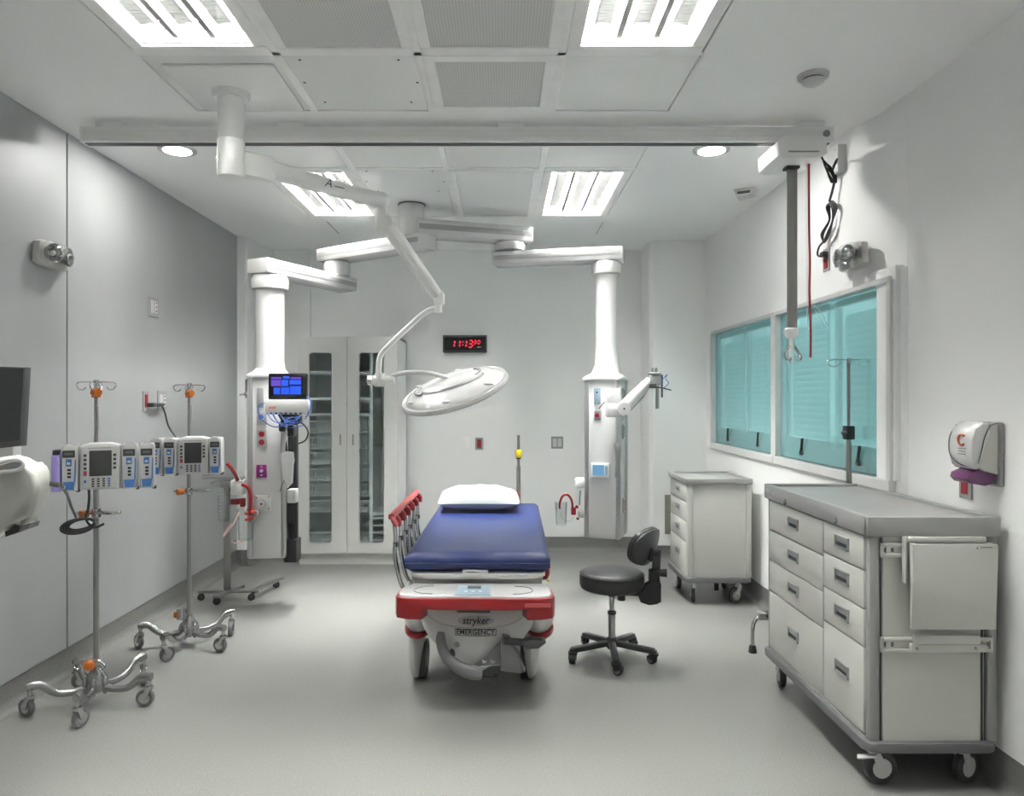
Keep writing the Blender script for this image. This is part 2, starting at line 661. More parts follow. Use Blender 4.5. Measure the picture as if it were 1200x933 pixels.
# ceiling: plain slab with two islands of lay-in panels
GX = (-1.535, -.94, -.35, .25, .845)
GY = (1.79, 3.01, 3.62)          # near island rows
GY2 = (3.91, 4.52, 5.74)         # far island rows
mb = MB()
mb.box(-2.7, GX[0], YB-.1, 7.2, CEIL, CEIL+.06)
mb.box(GX[4], 2.2, YB-.1, 7.2, CEIL, CEIL+.06)
mb.box(GX[0], GX[4], YB-.1, -.75, CEIL, CEIL+.06)
mb.box(GX[0], GX[4], GY[2], GY2[0], CEIL, CEIL+.06)
mb.box(GX[0], GX[4], GY2[2], 7.2, CEIL, CEIL+.06)
ceil = sroot('ceiling', (0, 0, CEIL))
struct(mb, 'ceiling_board', 'ceil', ceil)
MB().box(-2.75, 2.3, YB-.1, 7.3, CEIL+.16, CEIL+.22).build('ceiling_lid', 'ceil', ceil)
for (a, b) in (((-1.43, 5.9), (-1.43, 6.35)), ((.83, 5.9), (.83, 6.35))):
    MB().box(a[0]-.004, a[0]+.004, a[1], b[1], CEIL-.002, CEIL+.01).build('seam_strip', 'lgrey', ceil)
# grid bars
def bar(x0, x1, y0, y1):
    MB().box(x0, x1, y0, y1, CEIL-.006, CEIL+.02, .002, seg=1).build('grid_bar', 'grid', ceil)
T = .019
for ys in ((-.75, .02, 1.79, 3.01, 3.62), GY2):
    for x in GX:
        e = x in (GX[0], GX[4])
        bar(x-(.008 if e else T), x+(.008 if e else T), ys[0], ys[-1])
    for y in ys:
        e = y in (ys[0], ys[-1])
        bar(GX[0], GX[4], y-(.006 if e else T*.8), y+(.006 if e else T*.8))
def blank(cx0, cx1, y0, y1, m='tile', screws=False):
    g = .012
    t = MB().box(cx0+g, cx1-g, y0+g, y1-g, CEIL-.002, CEIL+.015, .002, seg=1).build('ceiling_tile', m, ceil)
    if screws:
        for (sx, sy) in ((.08, .06), (.5, .06), (.08, .5), (.5, .5), (.04, .28), (.555, .28)):
            MB().cyl((cx0+sx, y0+sy, CEIL-.004), (cx0+sx, y0+sy, CEIL), .006, n=8).build('screw', 'dgrey', t)
    return t
def perf_panel(cx0, cx1, y0, y1, frame=.055, m='perf'):
    g = .014
    mb = MB()
    a, b, c, d = cx0+g, cx1-g, y0+g, y1-g
    for q in ((a, b, c, c+frame), (a, b, d-frame, d), (a, a+frame, c+frame, d-frame), (b-frame, b, c+frame, d-frame)):
        mb.box(*q, CEIL-.010, CEIL+.01, .002, seg=1)
    f = mb.build('grille_frame', 'grid', ceil)
    MB().box(a+frame*.9, b-frame*.9, c+frame*.9, d-frame*.9, CEIL-.003, CEIL+.01).build('perforated_panel', m, ceil)
for r_, (y0, y1) in enumerate(((GY[1], GY[2]),)):
    blank(GX[0], GX[1], y0, y1)
    blank(GX[1], GX[2], y0, y1, screws=True)
    perf_panel(GX[2], GX[3], y0, y1, .05)
    blank(GX[3], GX[4], y0, y1)
perf_panel(GX[1], GX[2], GY[0], GY[1], .045)
perf_panel(GX[2], GX[3], GY[0], GY[1], .045)
for x0, x1 in zip(GX, GX[1:]):
    blank(x0, x1, .02, 1.79)
    blank(x0, x1, GY2[0], GY2[1])
for x0, x1 in zip(GX[1:3], GX[2:4]):
    blank(x0, x1, -.75, .02)
blank(GX[1], GX[2], GY2[1], GY2[2], screws=True)
perf_panel(GX[2], GX[3], GY2[1], GY2[2], .035, 'tile')
# raised access panel that carries the lamp pole
MB().box(-1.47, -.98, 3.10, 3.585, CEIL-.02, CEIL, .012).build('access_panel', 'tile', ceil)

# ---------------------------------------------------------------- windows
slat_src = [None]
def window(idx, y0, y1, panes):
    z0, z1 = WZ
    wn = sroot('window_%d' % idx, (XR, (y0+y1)/2, z0))
    fw = .035
    mb = MB()
    # casing lying on the wall around the opening
    x0, x1 = XR-.014, XR+.05
    mb.box(x0, x1, y0-.02, y1+.02, z1-.005, z1+.022, .002, seg=1)
    mb.box(x0-.004, x1, y0-.03, y1+.03, z0-.055, z0, .003, seg=1)
    mb.box(x0, x1, y0-.036, y0+.004, z0-.004, z1+.004, .002, seg=1)
    mb.box(x0, x1, y1-.004, y1+.036, z0-.004, z1+.004, .002, seg=1)
    mb.build('window_frame', 'white', wn)
    MB().box(XR+.022, XR+.028, y0, y1, z0, z1).build('pane', 'teal', wn)
    # sashes with closed blinds behind the tinted glass
    n = len(panes)
    for (a, b) in panes:
        mb = MB()
        s = .035
        X0, X1 = XR+.050, XR+.075
        mb.box(X0, X1, a, a+s, z0+.11, z1-.03).box(X0, X1, b-s, b, z0+.11, z1-.03)
        mb.box(X0, X1, a, b, z1-.05, z1-.01).box(X0, X1, a, b, z0+.10, z0+.14)
        sash = mb.build('sash', 'slat', wn)
        zs = z0+.15
        if slat_src[0] is None:
            slat_src[0] = True
        src = MB().prism([(XR+.086, zs-.004), (XR+.0875, zs+.012), (XR+.093, zs+.027), (XR+.101, zs+.043), (XR+.099, zs+.045), (XR+.09, zs+.029), (XR+.085, zs+.014), (XR+.084, zs-.004)], a+s, b-s, 'y').build('slat', 'blind', sash)
        for k in range(1, int((z1-.06-zs)/.04)):
            piece(src, sash, (0, 0, k*.04))
        my = (a+b)/2
        h = MB().beam((XR+.016, my, z0+.05), (XR+.006, my-.045, z0+.145), .016, .006, .002).box(XR+.012, XR+.022, my-.020, my+.020, z0+.035, z0+.065, .003).build('latch', 'dgrey', wn)
    MB().box(XR+.052, XR+.07, y0, y1, z0, z0+.10).build('lower_rail', 'slat', wn)
struct(MB().box(XR+.40, XR+.44, 3.3, 6.7, 0, CEIL), 'unseen_backing', 'wall')  # unseen plate added behind the backlight to hide the world
window(1, WY[1][0], WY[1][1], ((5.02, 5.68), (5.72, 6.40)))
window(2, WY[0][0], WY[0][1], ((3.52, 4.17), (4.24, 4.90)))
MB().box(XR+.028, XR+.032, 3.502, 3.56, 1.93, 2.0).build('sticker', 'yellow', bpy.data.objects['window_2'])

# ================================================================ CEILING FITTINGS
def troffer(x0, x1, y0, y1, label, glow='tube'):
    cx, cy = (x0+x1)/2, (y0+y1)/2
    t = thing('ceiling_light', label, 'light', (cx, cy, CEIL), 0, 'recessed lamp panels in the ceiling grid')
    W, L = (x1-x0)/2-.016, (y1-y0)/2-.016
    f = .055
    mb = MB()
    z0, z1 = CEIL-.010, CEIL+.012
    mb.box(cx-W, cx+W, cy-L, cy-L+f, z0, z1, .003, seg=1).box(cx-W, cx+W, cy+L-f, cy+L, z0, z1, .003, seg=1)
    mb.box(cx-W, cx-W+f, cy-L+f, cy+L-f, z0, z1, .003, seg=1).box(cx+W-f, cx+W, cy-L+f, cy+L-f, z0, z1, .003, seg=1)
    mb.build('frame', 'grid', t)
    a, b, c, d = cx-W+f, cx+W-f, cy-L+f, cy+L-f
    mb = MB()
    H = .13
    mb.box(a-.01, b+.01, c-.01, d+.01, CEIL+H, CEIL+H+.01)
    mb.box(a-.01, a, c, d, CEIL, CEIL+H).box(b, b+.01, c, d, CEIL, CEIL+H)
    mb.box(a, b, c-.01, c, CEIL, CEIL+H).box(a, b, d, d+.01, CEIL, CEIL+H)
    mb.build('housing', 'reflector', t)
    n = 3
    pw = (b-a)/n
    for i in range(n):
        x = a + pw*(i+.5)
        tb = MB().cyl((x, c+.03, CEIL+.075), (x, d-.03, CEIL+.075), .016, n=12).build('lamp_tube', glow, t)
        mb = MB()
        for s in (-1, 1):
            mb.prism([(x+s*pw*.5, CEIL+.012), (x+s*pw*.42, CEIL+.035), (x+s*pw*.36, CEIL+.085), (x+s*pw*.37, CEIL+.087), (x+s*pw*.47, CEIL+.04), (x+s*pw*.5, CEIL+.03)], c+.02, d-.02, 'y')
        mb.build('reflector', 'reflector', tb)
        if i:
            MB().box(x-pw*.5-.012, x-pw*.5+.012, c+.03, d-.03, CEIL+.010, CEIL+.013).build('divider', 'louvre', tb)
        MB().box(x-.05, x+.05, c+.05, c+.06, CEIL+.03, CEIL+.06).box(x-.05, x+.05, d-.06, d-.05, CEIL+.03, CEIL+.06).build('lamp_holder', 'louvre', tb)
        mb = MB()
        y = c+.12
        while y < d-.10:
            mb.box(x-.030, x+.030, y, y+.006, CEIL+.022, CEIL+.052)
            y += .020
        mb.box(x-.032, x-.028, c+.1, d-.1, CEIL+.022, CEIL+.05).box(x+.028, x+.032, c+.1, d-.1, CEIL+.022, CEIL+.05)
        mb.build('louvre', 'louvre', tb, kind='stuff')
    MB().box(a-.002, b+.002, c-.002, d+.002, CEIL-.003, CEIL+.0).build('lens', 'lens', t)
    return t
troffer(GX[0], GX[1], GY[0], GY[1], 'lit lamp panel in the ceiling beside the pole of the surgical lamp')
troffer(GX[3], GX[4], GY[0], GY[1], 'lit lamp panel in the ceiling between the perforated grille and the smoke detector')
troffer(GX[0], GX[1], GY2[1], GY2[2], 'lit lamp panel behind the surgical lamp arm, beyond the ceiling track', 'tube_far')
troffer(GX[3], GX[4], GY2[1], GY2[2], 'lit lamp panel beyond the ceiling track, above the plain supply column', 'tube_far')
troffer(GX[0], GX[1], -.75, .02, 'lit lamp panel out of view over the viewer, on the machine side', 'tube_rear')
troffer(GX[3], GX[4], -.75, .02, 'lit lamp panel out of view over the viewer, on the cart side', 'tube_rear')

def downlight(x, y, label):
    t = thing('downlight', label, 'light', (x, y, CEIL), 0, 'round downlights along the ceiling track')
    MB().lathe([(.075, 0), (.108, 0), (.106, -.006), (.09, -.011), (.078, -.008)], (x, y, CEIL)).build('trim_ring', 'white', t)
    MB().lathe([(.076, -.008), (.075, -.0098)], (x, y, CEIL)).build('glowing_disc', 'down', t)
downlight(-1.885, 4.19, 'round downlight near the grey metal wall')
downlight(1.22, 4.19, 'round downlight near the hoist motor')

t = thing('smoke_detector', 'small round white smoke detector on the bare ceiling', 'detector', (1.39, 3.22, CEIL))
MB().lathe([(.068, 0), (.066, -.014), (.05, -.018)], (1.39, 3.22, CEIL)).build('base', 'white', t)
MB().lathe([(.046, -.016), (.046, -.026)], (1.39, 3.22, CEIL)).build('vent_ring', 'black', t)
MB().lathe([(.05, -.024), (.048, -.034), (.036, -.042), (.0, -.043)], (1.39, 3.22, CEIL)).build('cap', 'white', t)

t = thing('ceiling_sensor', 'small slanted white box sensor on the ceiling near the window wall', 'sensor', (1.69, 5.0, CEIL))
rz = Matrix.Rotation(R(-28), 4, 'Z')
m_ = Matrix.Translation((1.69, 5.0, CEIL)) @ rz
MB().prism([(-.075, 0), (.075, 0), (.06, -.045), (-.05, -.06)], -.055, .055, 'y', .006, mtx=m_).build('housing', 'white', t)
MB().box(-.045, .04, -.062, -.052, -.038, -.022, 0, m_).build('slot', 'dgrey', t)

# ---------------------------------------------------------------- track of the patient hoist
TY = 3.80
t = thing('hoist_track', 'long white rail slung across the room under the ceiling', 'rail', (-.25, TY, CEIL))
mb = MB()
mb.box(-2.19, 1.725, TY-.045, TY+.045, CEIL-.105, CEIL-.028, .006)
mb.box(-2.19, 1.725, TY-.049, TY-.044, CEIL-.052, CEIL-.047).box(-2.19, 1.725, TY-.049, TY-.044, CEIL-.085, CEIL-.080)
mb.build('rail', 'whitelift', t)
MB().box(-2.185, 1.72, TY-.02, TY+.02, CEIL-.108, CEIL-.10).build('slot', 'dgrey', t)
for x in (-2.05, -1.1, .05, 1.62):
    MB().box(x-.07, x+.07, TY-.04, TY+.04, CEIL-.03, CEIL-.0, .003).cyl((x-.04, TY-.045, CEIL-.014), (x-.04, TY-.03, CEIL-.014), .008, n=8).cyl((x+.04, TY-.045, CEIL-.014), (x+.04, TY-.03, CEIL-.014), .008, n=8).build('bracket', 'whitelift', t)
for x in (-2.192, 1.727):
    MB().box(x-.006, x+.006, TY-.048, TY+.048, CEIL-.108, CEIL-.026, .003).build('end_cap', 'whitelift', t)
MB().cyl((1.69, TY-.053, CEIL-.066), (1.69, TY-.044, CEIL-.066), .018).build('end_bolt', 'lgrey', t)

# hoist motor with strap, spreader and red cord
t = thing('patient_hoist', 'white hoist motor with hanging grey strap and red cord', 'hoist', (1.52, TY, CEIL-.11))
mb = MB()
mb.prism([(1.40, 2.80), (1.445, 2.835), (1.635, 2.835), (1.655, 2.81), (1.655, 2.745), (1.60, 2.715), (1.43, 2.715), (1.405, 2.73)], TY-.14, TY+.15, 'y', .012)
mb.build('motor_housing', 'whitelift', t)
MB().box(1.455, 1.61, TY-.146, TY-.138, 2.745, 2.752, .002).build('seam', 'lgrey', t)
MB().box(1.49, 1.56, TY-.03, TY+.03, 2.70, 2.716, .003).build('strap_guide', 'dgrey', t)
MB().box(1.502, 1.556, TY-.004, TY+.002, 1.86, 2.705).box(1.518, 1.521, TY-.006, TY-.003, 1.86, 2.705).box(1.537, 1.540, TY-.006, TY-.003, 1.86, 2.705).build('strap', mat('grey_webbing', (.36, .355, .34), .8, bump=.5, bscale=300), t)
sx = 1.527
mb = MB().lathe([(.018, 1.81), (.026, 1.815), (.036, 1.835), (.036, 1.86), (.03, 1.866)], (sx, TY, 0)).build('coupler', 'whitelift', t)
MB().lathe([(.010, 1.74), (.013, 1.77), (.012, 1.815)], (sx, TY, 0), 16).build('swivel', 'whitelift', t)
for s in (-1, 1):
    MB().tube([(sx, TY, 1.785), (sx+s*.018, TY, 1.765), (sx+s*.034, TY-.01, 1.735), (sx+s*.040, TY-.02, 1.71), (sx+s*.030, TY-.03, 1.695), (sx+s*.016, TY-.03, 1.705)], .007, 10, 5).build('hook', 'chrome', t)
MB().cbox((sx-.01, TY-.02, 1.715), (.016, .016, .07), .004).build('label_tag', 'whitelift', t)
MB().tube([(1.597, TY-.05, 2.73), (1.598, TY-.05, 2.4), (1.602, TY-.05, 2.2), (1.600, TY-.05, 2.05), (1.606, TY-.05, 1.9), (1.606, TY-.05, 1.708)], .006, 8, 6).build('emergency_cord', 'cord', t)
MB().tube([(1.583, TY-.05, 2.73), (1.584, TY-.05, 2.3), (1.590, TY-.05, 1.9), (1.592, TY-.05, 1.86), (1.56, TY-.02, 1.855)], .0018, 6, 5).build('pull_string', 'whitelift', t)
MB().tube([(1.607, TY-.05, 1.99), (1.66, TY-.04, 1.95), (1.705, TY-.03, 1.875), (1.70, TY-.03, 1.86), (1.67, TY-.03, 1.90), (1.63, TY-.04, 1.96)], .0014, 6, 5).build('loose_tie', 'whitelift', t)

# power box on the wall with its cable
t = thing('power_supply_box', 'small white box high on the wall beside the hoist', 'box', (XR, 4.0, 2.8))
MB().box(XR-.05, XR, 3.93, 4.07, 2.735, 2.885, .008).build('housing', 'white', t)
MB().cyl((XR-.051, 3.96, 2.86), (XR-.049, 3.96, 2.86), .006, n=8).build('screw', 'lgrey', t)
mb = MB()
mb.tube([(XR-.03, 4.0, 2.735), (XR-.035, 4.0, 2.70), (XR-.035, 4.02, 2.66), (XR-.04, 4.05, 2.60)], .007, 8, 5)
for k in range(3):
    e = k*.008
    mb.tube([(XR-.03-e, 4.04, 2.60-e), (XR-.03-e, 3.985+e, 2.55), (XR-.035, 4.02, 2.49), (XR-.03-e, 4.07-e, 2.43), (XR-.03, 4.14, 2.39+e), (XR-.03-e, 4.15-e, 2.44), (XR-.035, 4.06, 2.50), (XR-.03-e, 4.07, 2.57)], .006, 8, 6, closed=True)
mb.tube([(XR-.03, 4.12, 2.40), (XR-.03, 4.20, 2.38), (XR-.03, 4.225, 2.34), (XR-.03, 4.19, 2.32), (XR-.025, 4.16, 2.325)], .006, 8, 6)
mb.cbox((XR-.025, 4.155, 2.325), (.03, .05, .03), .006)
mb.lathe([(.012, 0), (.012, .035), (.006, .05)], (XR-.033, 4.0, 2.69), 12)
solo(mb, 'power_cable', 'black', 'black cable looped and tied, hanging from the white box on the wall', 'cable')
mb = MB()
mb.tube([(1.66, TY, 2.80), (1.69, TY, 2.76), (1.71, TY+.01, 2.72), (1.735, TY+.01, 2.695), (1.75, TY+.02, 2.70), (1.79, TY+.05, 2.77), (1.815, TY+.12, 2.785), (1.835, 4.0, 2.775)], .005, 8, 6)
for k in range(3):
    mb.tube([(1.70, TY, 2.745-k*.004), (1.718+k*.005, TY-.01, 2.71), (1.75, TY, 2.655+k*.008), (1.76-k*.006, TY+.02, 2.64), (1.728, TY+.02, 2.69), (1.705, TY+.01, 2.735)], .005, 8, 5, closed=True)
solo(mb, 'charging_cable', 'black', 'black cable tied in a small bundle between the track end and the white box', 'cable')

# ---------------------------------------------------------------- wall plates
def plate(name, label, cat, pos, face, w_, h_, plate_m='lgrey', inner=(), group=None):
    """face: '-y' back wall, '+x' on left wall, '-x' on right wall"""
    ang = {'-y': 0, '+x': PI/2, '-x': -PI/2}[face]
    t = thing(name, label, cat, (0, 0, 0), 0, group)
    MB().box(-w_/2, w_/2, -.008, 0, -h_/2, h_/2, .002, seg=1).build('cover_plate', plate_m, t)
    for (nm, m_, a, b, c, d, dep) in inner:
        MB().box(a, b, -.008-dep, -.006, c, d, min(.002, dep/2), seg=1).build(nm, m_, t)
    t.location = pos
    t.rotation_euler = (0, 0, ang)
    return t
slots = lambda x, zc: [('slot', 'black', x-.008, x-.004, zc-.006, zc+.008, .001), ('slot', 'black', x+.004, x+.008, zc-.006, zc+.008, .001)]
plate('light_switch', 'metal switch plate high on the grey metal wall', 'switch', (XL, 4.88, 2.11), '+x', .13, .13, 'lgrey',
      [('rocker', 'white', -.045, -.008, -.04, .045, .004), ('rocker', 'white', .008, .045, -.04, .045, .004)] + [('slot', 'black', .018, .034, z, z+.012, .005) for z in (-.03, -.002, .026)])
plate('power_outlet', 'red outlet on the grey wall with a dark plug beside it', 'outlet', (XL, 4.77, 1.475), '+x', .075, .135, 'lgrey',
      [('socket_face', 'red', -.018, .018, -.04, .045, .004)])
plate('data_outlet', 'metal plate with white sockets on the grey wall, next to the red outlet', 'outlet', (XL, 5.0, 1.48), '+x', .13, .135, 'lgrey',
      [('socket_face', 'white', -.045, -.006, -.045, .04, .004), ('socket_face', 'white', .006, .045, -.045, .04, .004)] + [('slot', 'black', .018, .034, z, z+.014, .005) for z in (-.035, -.005, .022)])
bx_ = [('socket_face', 'whitelift', -.018, .018, -.04, .04, .003)] + slots(0, .018) + slots(0, -.022)
plate('power_outlet', 'white outlet on the back wall below the clock', 'outlet', (-.355, 7.04, 1.055), '-y', .078, .118, 'whitelift', bx_)
plate('power_outlet', 'red outlet in a metal plate on the back wall, above the pillow', 'outlet', (-.22, 7.04, 1.05), '-y', .078, .118, 'lgrey', [('socket_face', 'red', -.02, .02, -.042, .042, .004)])
plate('double_outlet', 'wide metal plate with two sockets on the back wall, left of the supply column', 'outlet', (.54, 7.04, 1.06), '-y', .118, .118, 'lgrey',
      [('socket_face', 'white', -.042, -.006, -.04, .04, .004), ('socket_face', 'white', .006, .042, -.04, .04, .004)] + slots(.024, .018) + slots(.024, -.02))
plate('power_outlet', 'red outlet on the wall just below the purple tipped dispenser', 'outlet', (XN, 2.985, 1.145), '-x', .08, .125, 'lgrey', [('socket_face', 'red', -.022, .018, -.045, .03, .004)])
plate('power_outlet', 'red outlet high on the window wall, at the end of the looped cable', 'outlet', (XR, 4.165, 2.295), '-x', .08, .13, 'lgrey', [('socket_face', 'red', -.022, .022, -.05, .045, .004)])

# cord on the left wall
mb = MB()
mb.cbox((XL+.03, 4.80, 1.45), (.045, .05, .03), .008).cbox((XL+.035, 4.88, 1.45), (.03, .13, .025), .008)
mb.tube([(XL+.03, 4.95, 1.44), (XL+.03, 4.99, 1.39), (XL+.05, 5.0, 1.30), (XL+.12, 4.95, 1.23), (-2.10, 4.7, 1.205), (-2.02, 4.45, 1.20), (-1.97, 4.40, 1.19)], .006, 8, 6)
solo(mb, 'wall_cable', 'dgrey', 'dark cable plugged into the red outlet on the grey wall, leading to a pump', 'cable')

# emergency lights
def emergency_light(label, pos, ang):
    t = thing('emergency_light', label, 'light')
    MB().prism([(-.13, -.055), (-.12, .05), (-.09, .062), (.09, .062), (.12, .05), (.13, -.055), (.10, -.068), (-.10, -.068)], -.04, 0, 'y', .008).build('base', 'offwhite', t)
    for s in (-1, 1):
        rot = Matrix.Rotation(R(s*14), 4, 'Z') @ Matrix.Rotation(R(90), 4, 'X')
        rf = MB().lathe([(.012, -.005), (.036, .012), (.046, .036), (.050, .038), (.050, .030), (.03, -.012)], (s*.055, -.045, .0), 20, rot).build('lamp_head', 'chrome', t)
        MB().ellip((s*.055, -.062, 0), .014, .014, .014).build('bulb', 'white', rf)
    MB().box(.10, .125, -.044, -.036, -.03, .03, .002).build('indicator', 'lgrey', t)
    MB().ellip((0, -.035, 0), .128, .075, .07, 28, 14).build('clear_cover', 'clear', t)
    t.location = pos
    t.rotation_euler = (0, 0, ang)
emergency_light('emergency light with clear cover on the grey metal wall', (XL, 3.745, 2.24), PI/2)
emergency_light('emergency light with clear cover above the teal windows', (XR-.008, 3.80, 2.245), -PI/2)

# wall clock
a, b = at(519.5, 413.5, 7.04), at(570.5, 393.5, 7.04)
t = thing('wall_clock', 'black digital wall clock with red figures on the back wall', 'clock', ((a.x+b.x)/2, 7.04, (a.z+b.z)/2))
cx, cz = (a.x+b.x)/2, (a.z+b.z)/2
MB().box(a.x, b.x, 6.985, 7.04, a.z, b.z, .004).build('case', 'dgrey', t)
MB().box(a.x+.014, b.x-.014, 6.980, 6.99, a.z+.022, b.z-.022).build('display', 'blackgloss', t)
SEG = {'0': 'abcdef', '1': 'bc', '3': 'abcdg', '6': 'acdefg', '8': 'abcdefg'}
def digit(ch, x, z, w_, h_, th):
    mb = MB()
    k = .12
    P = {'a': ((0, h_), (w_, h_)), 'b': ((w_, h_), (w_, h_/2)), 'c': ((w_, h_/2), (w_, 0)), 'd': ((0, 0), (w_, 0)), 'e': ((0, h_/2), (0, 0)), 'f': ((0, h_), (0, h_/2)), 'g': ((0, h_/2), (w_, h_/2))}
    for s in SEG[ch]:
        (u0, v0), (u1, v1) = P[s]
        d = Vector((u1-u0, v1-v0)).normalized()*th*.55
        u0 += d.x; v0 += d.y; u1 -= d.x; v1 -= d.y
        n_ = Vector((-d.y, d.x)).normalized()*th/2
        q = [(u0+n_.x, v0+n_.y), (u1+n_.x, v1+n_.y), (u1-n_.x, v1-n_.y), (u0-n_.x, v0-n_.y)]
        q = [(x+u+v*k, z+v) for u, v in q]
        mb.prism(q, 6.9775, 6.981, 'y')
    mb.build('digit', 'led', t)
for ch, x in (('1', .071), ('1', .123), ('1', .187), ('3', .246)):
    digit(ch, a.x+x, cz-.034, .038, .066, .0125)
for z in (-.016, .014):
    MB().box(a.x+.190, a.x+.198, 6.9775, 6.981, cz+z, cz+z+.009).build('colon_dot', 'led', t)
for ch, x in (('3', .300), ('0', .336)):
    digit(ch, a.x+x, cz-.002, .021, .034, .008)
MB().box(a.x+.333, a.x+.371, 6.9775, 6.981, cz-.037, cz-.031).build('small_mark', 'white', t)

# low grille on the step of the back wall
t = thing('wall_vent', 'low metal grille on the wall behind the small cart', 'vent', (1.57, 6.62, .44))
a, b = at(779, 626, 6.62), at(779, 580, 6.62)
VX0, VX1 = a.x, a.x+.22
MB().box(VX0, VX1, 6.612, 6.62, a.z, b.z, .002, seg=1).build('frame', mat('bronze_grey_metal', (.30, .30, .24), .4, metal=.5), t)
src = None
for k in range(14):
    z = a.z+.03+k*(b.z-a.z-.06)/13
    if src is None:
        src = MB().box(VX0+.045, VX1-.02, 6.606, 6.613, z-.005, z+.005).build('louvre', 'dgrey', t)
        z0_ = z
    else:
        piece(src, t, (0, 0, z-z0_))

# soap dispenser
def tp(x, y, z):
    return (x, y, z)
t = thing('soap_dispenser', 'grey and white wall dispenser with a purple push bar', 'dispenser', (XN, 2.83, 1.28))
MB().box(XN-.018, XN, 2.755, 2.905, 1.155, 1.405, .01).build('back_plate', 'lgrey', t)
prof = [(XN-.018, 1.395), (XN-.075, 1.398), (XN-.108, 1.375), (XN-.122, 1.33), (XN-.122, 1.27), (XN-.108, 1.235), (XN-.075, 1.215), (XN-.018, 1.20)]
MB().prism(prof, 2.763, 2.897, 'y', .012).build('body', mat('silver_grey_cover', (.50, .49, .46), .25, metal=.3), t)
# white curved front label: a teardrop shell wrapped on the nose of the body
sh = [(XN-.050, 1.402), (XN-.080, 1.405), (XN-.113, 1.380), (XN-.128, 1.332), (XN-.129, 1.275), (XN-.118, 1.235), (XN-.104, 1.222), (XN-.090, 1.24), (XN-.078, 1.31), (XN-.066, 1.37)]
MB().prism(sh, 2.758, 2.902, 'y', .010).build('front_cover', 'whitegloss', t)
edge = [(XN-.098, 2.895, 1.392), (XN-.125, 2.897, 1.345), (XN-.1305, 2.890, 1.28), (XN-.124, 2.85, 1.243), (XN-.113, 2.80, 1.232), (XN-.106, 2.762, 1.240), (XN-.092, 2.757, 1.29), (XN-.078, 2.757, 1.35), (XN-.055, 2.757, 1.392), (XN-.025, 2.757, 1.402)]
MB().tube(edge, .0018, 6, 4).build('dark_outline', 'dgrey', t)
MB().prism([(XN-.02, 1.215), (XN-.09, 1.222), (XN-.128, 1.205), (XN-.134, 1.185), (XN-.118, 1.168), (XN-.095, 1.164), (XN-.078, 1.17), (XN-.058, 1.158), (XN-.05, 1.175), (XN-.02, 1.19)], 2.772, 2.888, 'y', .008).build('push_bar', 'purple', t)
MB().box(XN-.05, XN-.018, 2.78, 2.88, 1.165, 1.205, .005).build('nozzle_housing', 'mgrey', t)
# orange crescent and print on the curved front
cm = [(XN-.1300, 2.815-.022*math.cos(R(d)), 1.335+.021*math.sin(R(d))) for d in range(50, 311, 20)]
MB().tube(cm, .0045, 8, 2).build('crescent_logo', mat('rust_orange_print', (.45, .12, .05), .5), t)
for k, wd in enumerate((.05, .036, .046)):
    MB().box(XN-.1305, XN-.1285, 2.815-wd/2, 2.815+wd/2, 1.300-k*.011, 1.303-k*.011).build('print_line', 'mgrey', t)

# ================================================================ SURGICAL LAMP
PX, PY = -1.265, 3.37
t = thing('surgical_lamp', 'white surgical lamp on a jointed ceiling arm', 'lamp', (PX, PY, CEIL-.02))
MB().lathe([(.085, 2.925), (.083, 2.905), (.075, 2.895), (.062, 2.893)], (PX, PY, 0), 32).build('ceiling_flange', 'whitelift', t)
MB().lathe([(.060, 2.91), (.060, 2.705), (.0585, 2.70)], (PX, PY, 0), 32).cyl((PX, PY-.0605, 2.80), (PX, PY-.058, 2.80), .005, n=8).cyl((PX, PY-.0605, 2.73), (PX, PY-.058, 2.73), .005, n=8).build('mount_tube', 'whitelift', t)
j = MB().lathe([(.0585, 2.70), (.062, 2.695), (.062, 2.545), (.058, 2.528), (.0, 2.526)], (PX, PY, 0), 32)
for dx in (-.05, .03):
    j.cyl((PX+dx, PY-.064+abs(dx)*.3, 2.60), (PX+dx, PY-.04, 2.60), .006, n=8)
j.build('swivel_housing', 'whitelift', t)
E = Vector((-.655, 3.93, 2.575))                 # end of the horizontal arm
P0 = Vector((PX, PY, 2.60))
d = (Vector((E.x, E.y, 0)) - Vector((P0.x, P0.y, 0))).normalized()
k0 = P0 + d*.03
k1 = P0 + d*.21
MB().beam(k0, (k1.x, k1.y, 2.60), .095, .125, .03).build('knuckle', 'whitelift', t)
a1 = MB().tube([k1-d*.03, Vector((k1.x, k1.y, 2.60))+d*.05, E-d*.10, E], .045, 20, radii=[.05, .044, .040, .042]).build('upper_arm', 'whitelift', t)
MB().ellip(E, .044, .044, .044).build('elbow', 'whitelift', t)
# mark on the arm
nrm = Vector((d.y, -d.x, 0))
pm = k1 + d*.27
pm.z = 2.60 - .27*.025/.6
tm = Matrix((d, Vector((0, 0, 1)), nrm)).transposed().to_4x4()
tm.translation = pm + nrm*.0435
text('arm_print', 'A', .06, tm, 'mgrey', t, .0004, shear=.35)
tm2 = tm.copy()
tm2.translation = pm + nrm*.0435 + d*.065 - Vector((0, 0, .008))
MB().box(-.028, .028, -.003, .003, -.0004, .0004, 0, tm2).build('arm_print', 'lgrey', t)
